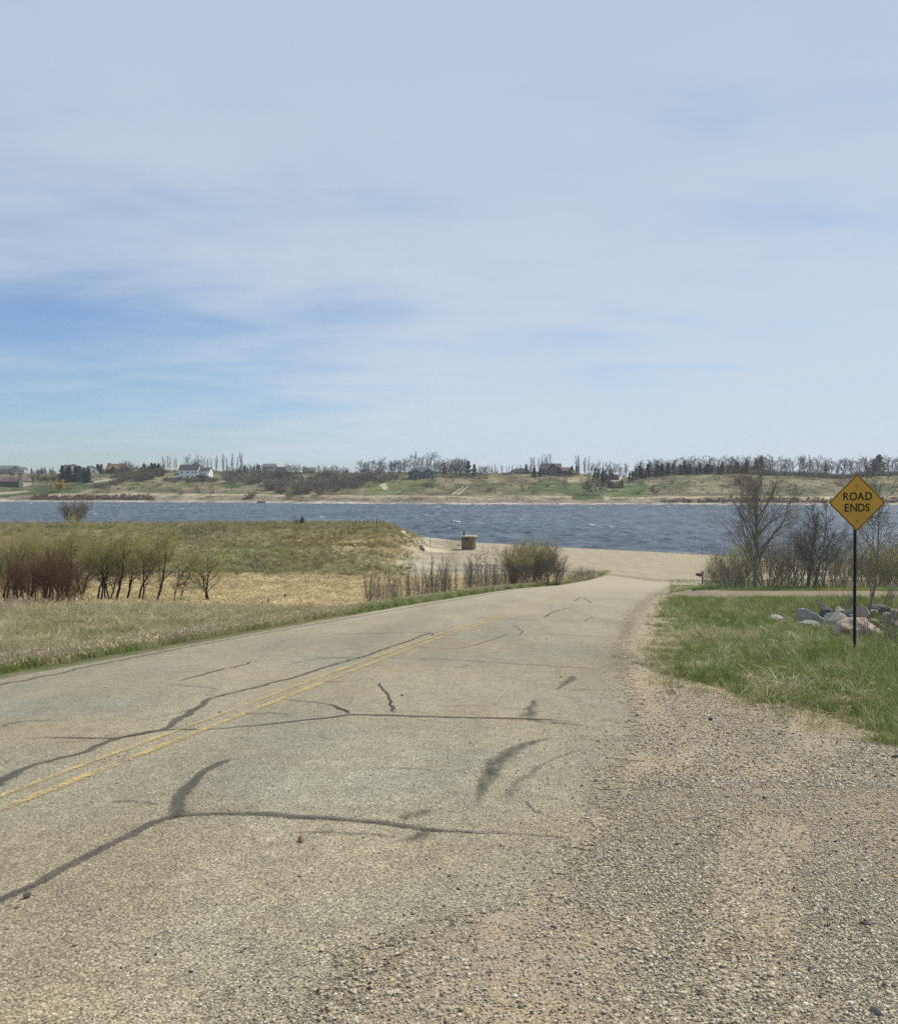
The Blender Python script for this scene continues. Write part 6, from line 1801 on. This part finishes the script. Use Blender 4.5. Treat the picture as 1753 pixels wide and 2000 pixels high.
h.box('porch', -7, 6, -4, 0, 4.6, 5.4, 'trim'); h.box('porch_post', 4.4, 5.2, -4, -3.2, 0, 4.6, 'trim'); h.win(12, 3, 5, 3, 2)
h = House('cabin', 'small cabin with pale base and dark roof right of the grey house', 603, 925, 8)
h.vol(-11, 12, 0, 14, 0, 6, 'gx', 12, 'tan', 'rgrey'); h.vol(-12, 0, -3, 8, 0, 6, 'gy', 11, 'tan', 'rdark')
for x in (-9, -3): h.win(x, 3, 3.4, 3.6, -3, 'tan')
h.win(6, 3, 4, 2.4, 0, 'tan')
h = House('small_shed', 'tiny white-gabled shed on the skyline above the thicket', 676, 925, 0, cat='building')
h.vol(-3.5, 3.5, 0, 6, 0, 3, 'gy', 6, 'white', 'rdark', .8)
h = House('blue_house', 'blue-grey hillside house with hip roof, two dormer gables and an arcaded lower deck', 821, 935, 3)
h.vol(-24, 25, 0, 22, 0, 13.5, 'hip', 23, 'blue', 'rblue', 2.0); h.vol(-16, -3, -2.5, 8, 7, 13.5, 'gy', 18.5, 'blue', 'rblue', 1.5); h.vol(8, 21, -2.5, 8, 7, 13.5, 'gy', 18.5, 'blue', 'rblue', 1.5)
h.box('painted_sun_panel', 25.1, 25.6, 2, 20, 6, 12, 'lgrey')  # pale slab puts the sunlight on the right end wall into colour
for x in (-12, -7, 12, 17): h.win(x, 10.6, 3.0, 3.4, -2.5, 'lgrey')
for x in (-1, 4): h.win(x, 10.4, 3.2, 3.4, 0, 'lgrey')
h.box('deck', -14, 22, -6, -2.7, 6.2, 7.4, 'blue')
for x in (-14, -6, 2, 10, 18): h.box('deck_column', x, x + 1.2, -6, -5, -1, 6.2, 'lgrey')
for x in (-10, -2, 6, 14): h.win(x, 2.6, 5.2, 4.6, 0, 'blue', 'arched_opening')
h = House('low_house', 'low dark-roofed house seen over the crest left of the brown house', 1016, 924, 0)
h.vol(-20, 22, 0, 22, 0, 2.5, 'hip', 9.5, 'grey', 'rdark', 1.0); h.win(-8, 1.2, 4, 1.6, 0); h.win(8, 1.2, 4, 1.6, 0)
h = House('brown_house', 'big dark brown lodge with a tall glazed gable facing the lake', 1083, 928, 0)
h.vol(-26, 13, 0, 24, 0, 12, 'gx', 22.5, 'brown', 'rbrown'); h.vol(-13, 4, -6, 12, 0, 12, 'gy', 22, 'brown', 'rdark', 1.2); h.vol(13, 36, 2, 20, 0, 8, 'gx', 15, 'brown', 'rbrown'); h.vol(2, 10, -3, 8, 4, 12, 'gy', 17, 'brown', 'rbrown', .8)
for x in (-9.4, -4.5, .4): h.win(x, 4, 3.6, 5, -6, 'grey'); h.win(x, 12, 3.4, 6 if x != -4.5 else 9, -6, 'grey')
for x in (-20, 8): h.win(x, 4, 4, 3, 0, 'brown')
for x in (18, 25, 31): h.win(x, 4, 3.4, 2.6, 2, 'brown')
h.box('deck', 4.5, 14, -7, -.2, 1, 2, 'lgrey'); h.box('porch_roof', 3.5, 14, -6, -.2, 6.6, 7.2, 'rbrown')
h = House('red_garage', 'dark red garage at the head of a pale driveway', 1196, 937, -12, cat='garage')
h.vol(-13, 12, 0, 16, 0, 6, 'gy', 12, 'red', 'rbrown', 1.5)
for x in (-6, 5): h.win(x, 2.6, 7, 4.4, 0, 'brown', 'garage_door')
h = House('white_trailer', 'white trailer parked left of the dark red garage', 1184, 936, 0, cat='trailer')
h.box('trailer_body', -3.2, 3.2, 0, 4, .8, 3.6, 'trim'); h.box('axle', -1, 1, -.3, 4.3, 0, .9, 'black')

# pontoon boat at the far shore
b = at(512, 982, 420); s = b.y / FPX; rt = empty('pontoon_boat', (b.x, b.y - 3, .0), R(4)); tag(rt, 'dark red canopied pontoon boat moored at the far shore', 'boat')
m = MB()
for yy_ in (-.9, .9): m.tube((-8 * s, yy_, .15), (7 * s, yy_, .15), .32, .32, 8); m.tube((7 * s, yy_, .15), (8.4 * s, yy_, .35), .32, .05, 8)
m.build('pontoon', HM['lgrey'], rt)
m = MB(); m.box(-8 * s, 7.5 * s, -1.2, 1.2, .5, 1.25); m.build('hull_fence', HM['red'], rt)
m = MB(); m.prism([(-7 * s, 2.35), (-6 * s, 2.7), (2 * s, 2.75), (5 * s, 2.3), (4.6 * s, 2.2), (2 * s, 2.6), (-6 * s, 2.55)], -1.2, 1.2); m.build('canopy', HM['red'], rt)
m = MB()
for x in (-6, 3):
    for y_ in (-1.1, 1.1): m.tube((x * s, y_, 1.2), (x * s, y_, 2.6), .03, .03, 5)
m.build('canopy_frame', HM['black'], rt)
# items on the far lawn
for px, row, w, hgt, mt, nm, lb, cat in [(1069, 949, 8, 4, 'rrust', 'firewood_pile', 'rust coloured woodpile on the lawn below the brown house', 'woodpile'), (1078, 951, 7, 3, 'trim', 'covered_boat', 'small white covered boat on the lawn beside the woodpile', 'boat'), (1214, 959, 9, 2.4, 'trim', 'covered_boat', 'white covered rowing boat near the bushes right of the big olive tree', 'boat'), (1223, 960, 4, 2, 'trim', 'white_crate', 'white crate to the right of the covered rowing boat', 'crate')]:
    b = at(px, row, 420); s = b.y / FPX; m = MB(); n = 10
    P_ = [(-w / 2, .2), (-w / 2 * .8, 0), (w / 2 * .8, 0), (w / 2, .3), (w / 2 * .7, hgt * .7), (w * .1, hgt), (-w / 2 * .6, hgt * .8)]
    m.prism([(a * s, c * s) for a, c in P_], -.9, .9); o = m.build(nm, HM[mt]); o.location = b; tag(o, lb, cat)
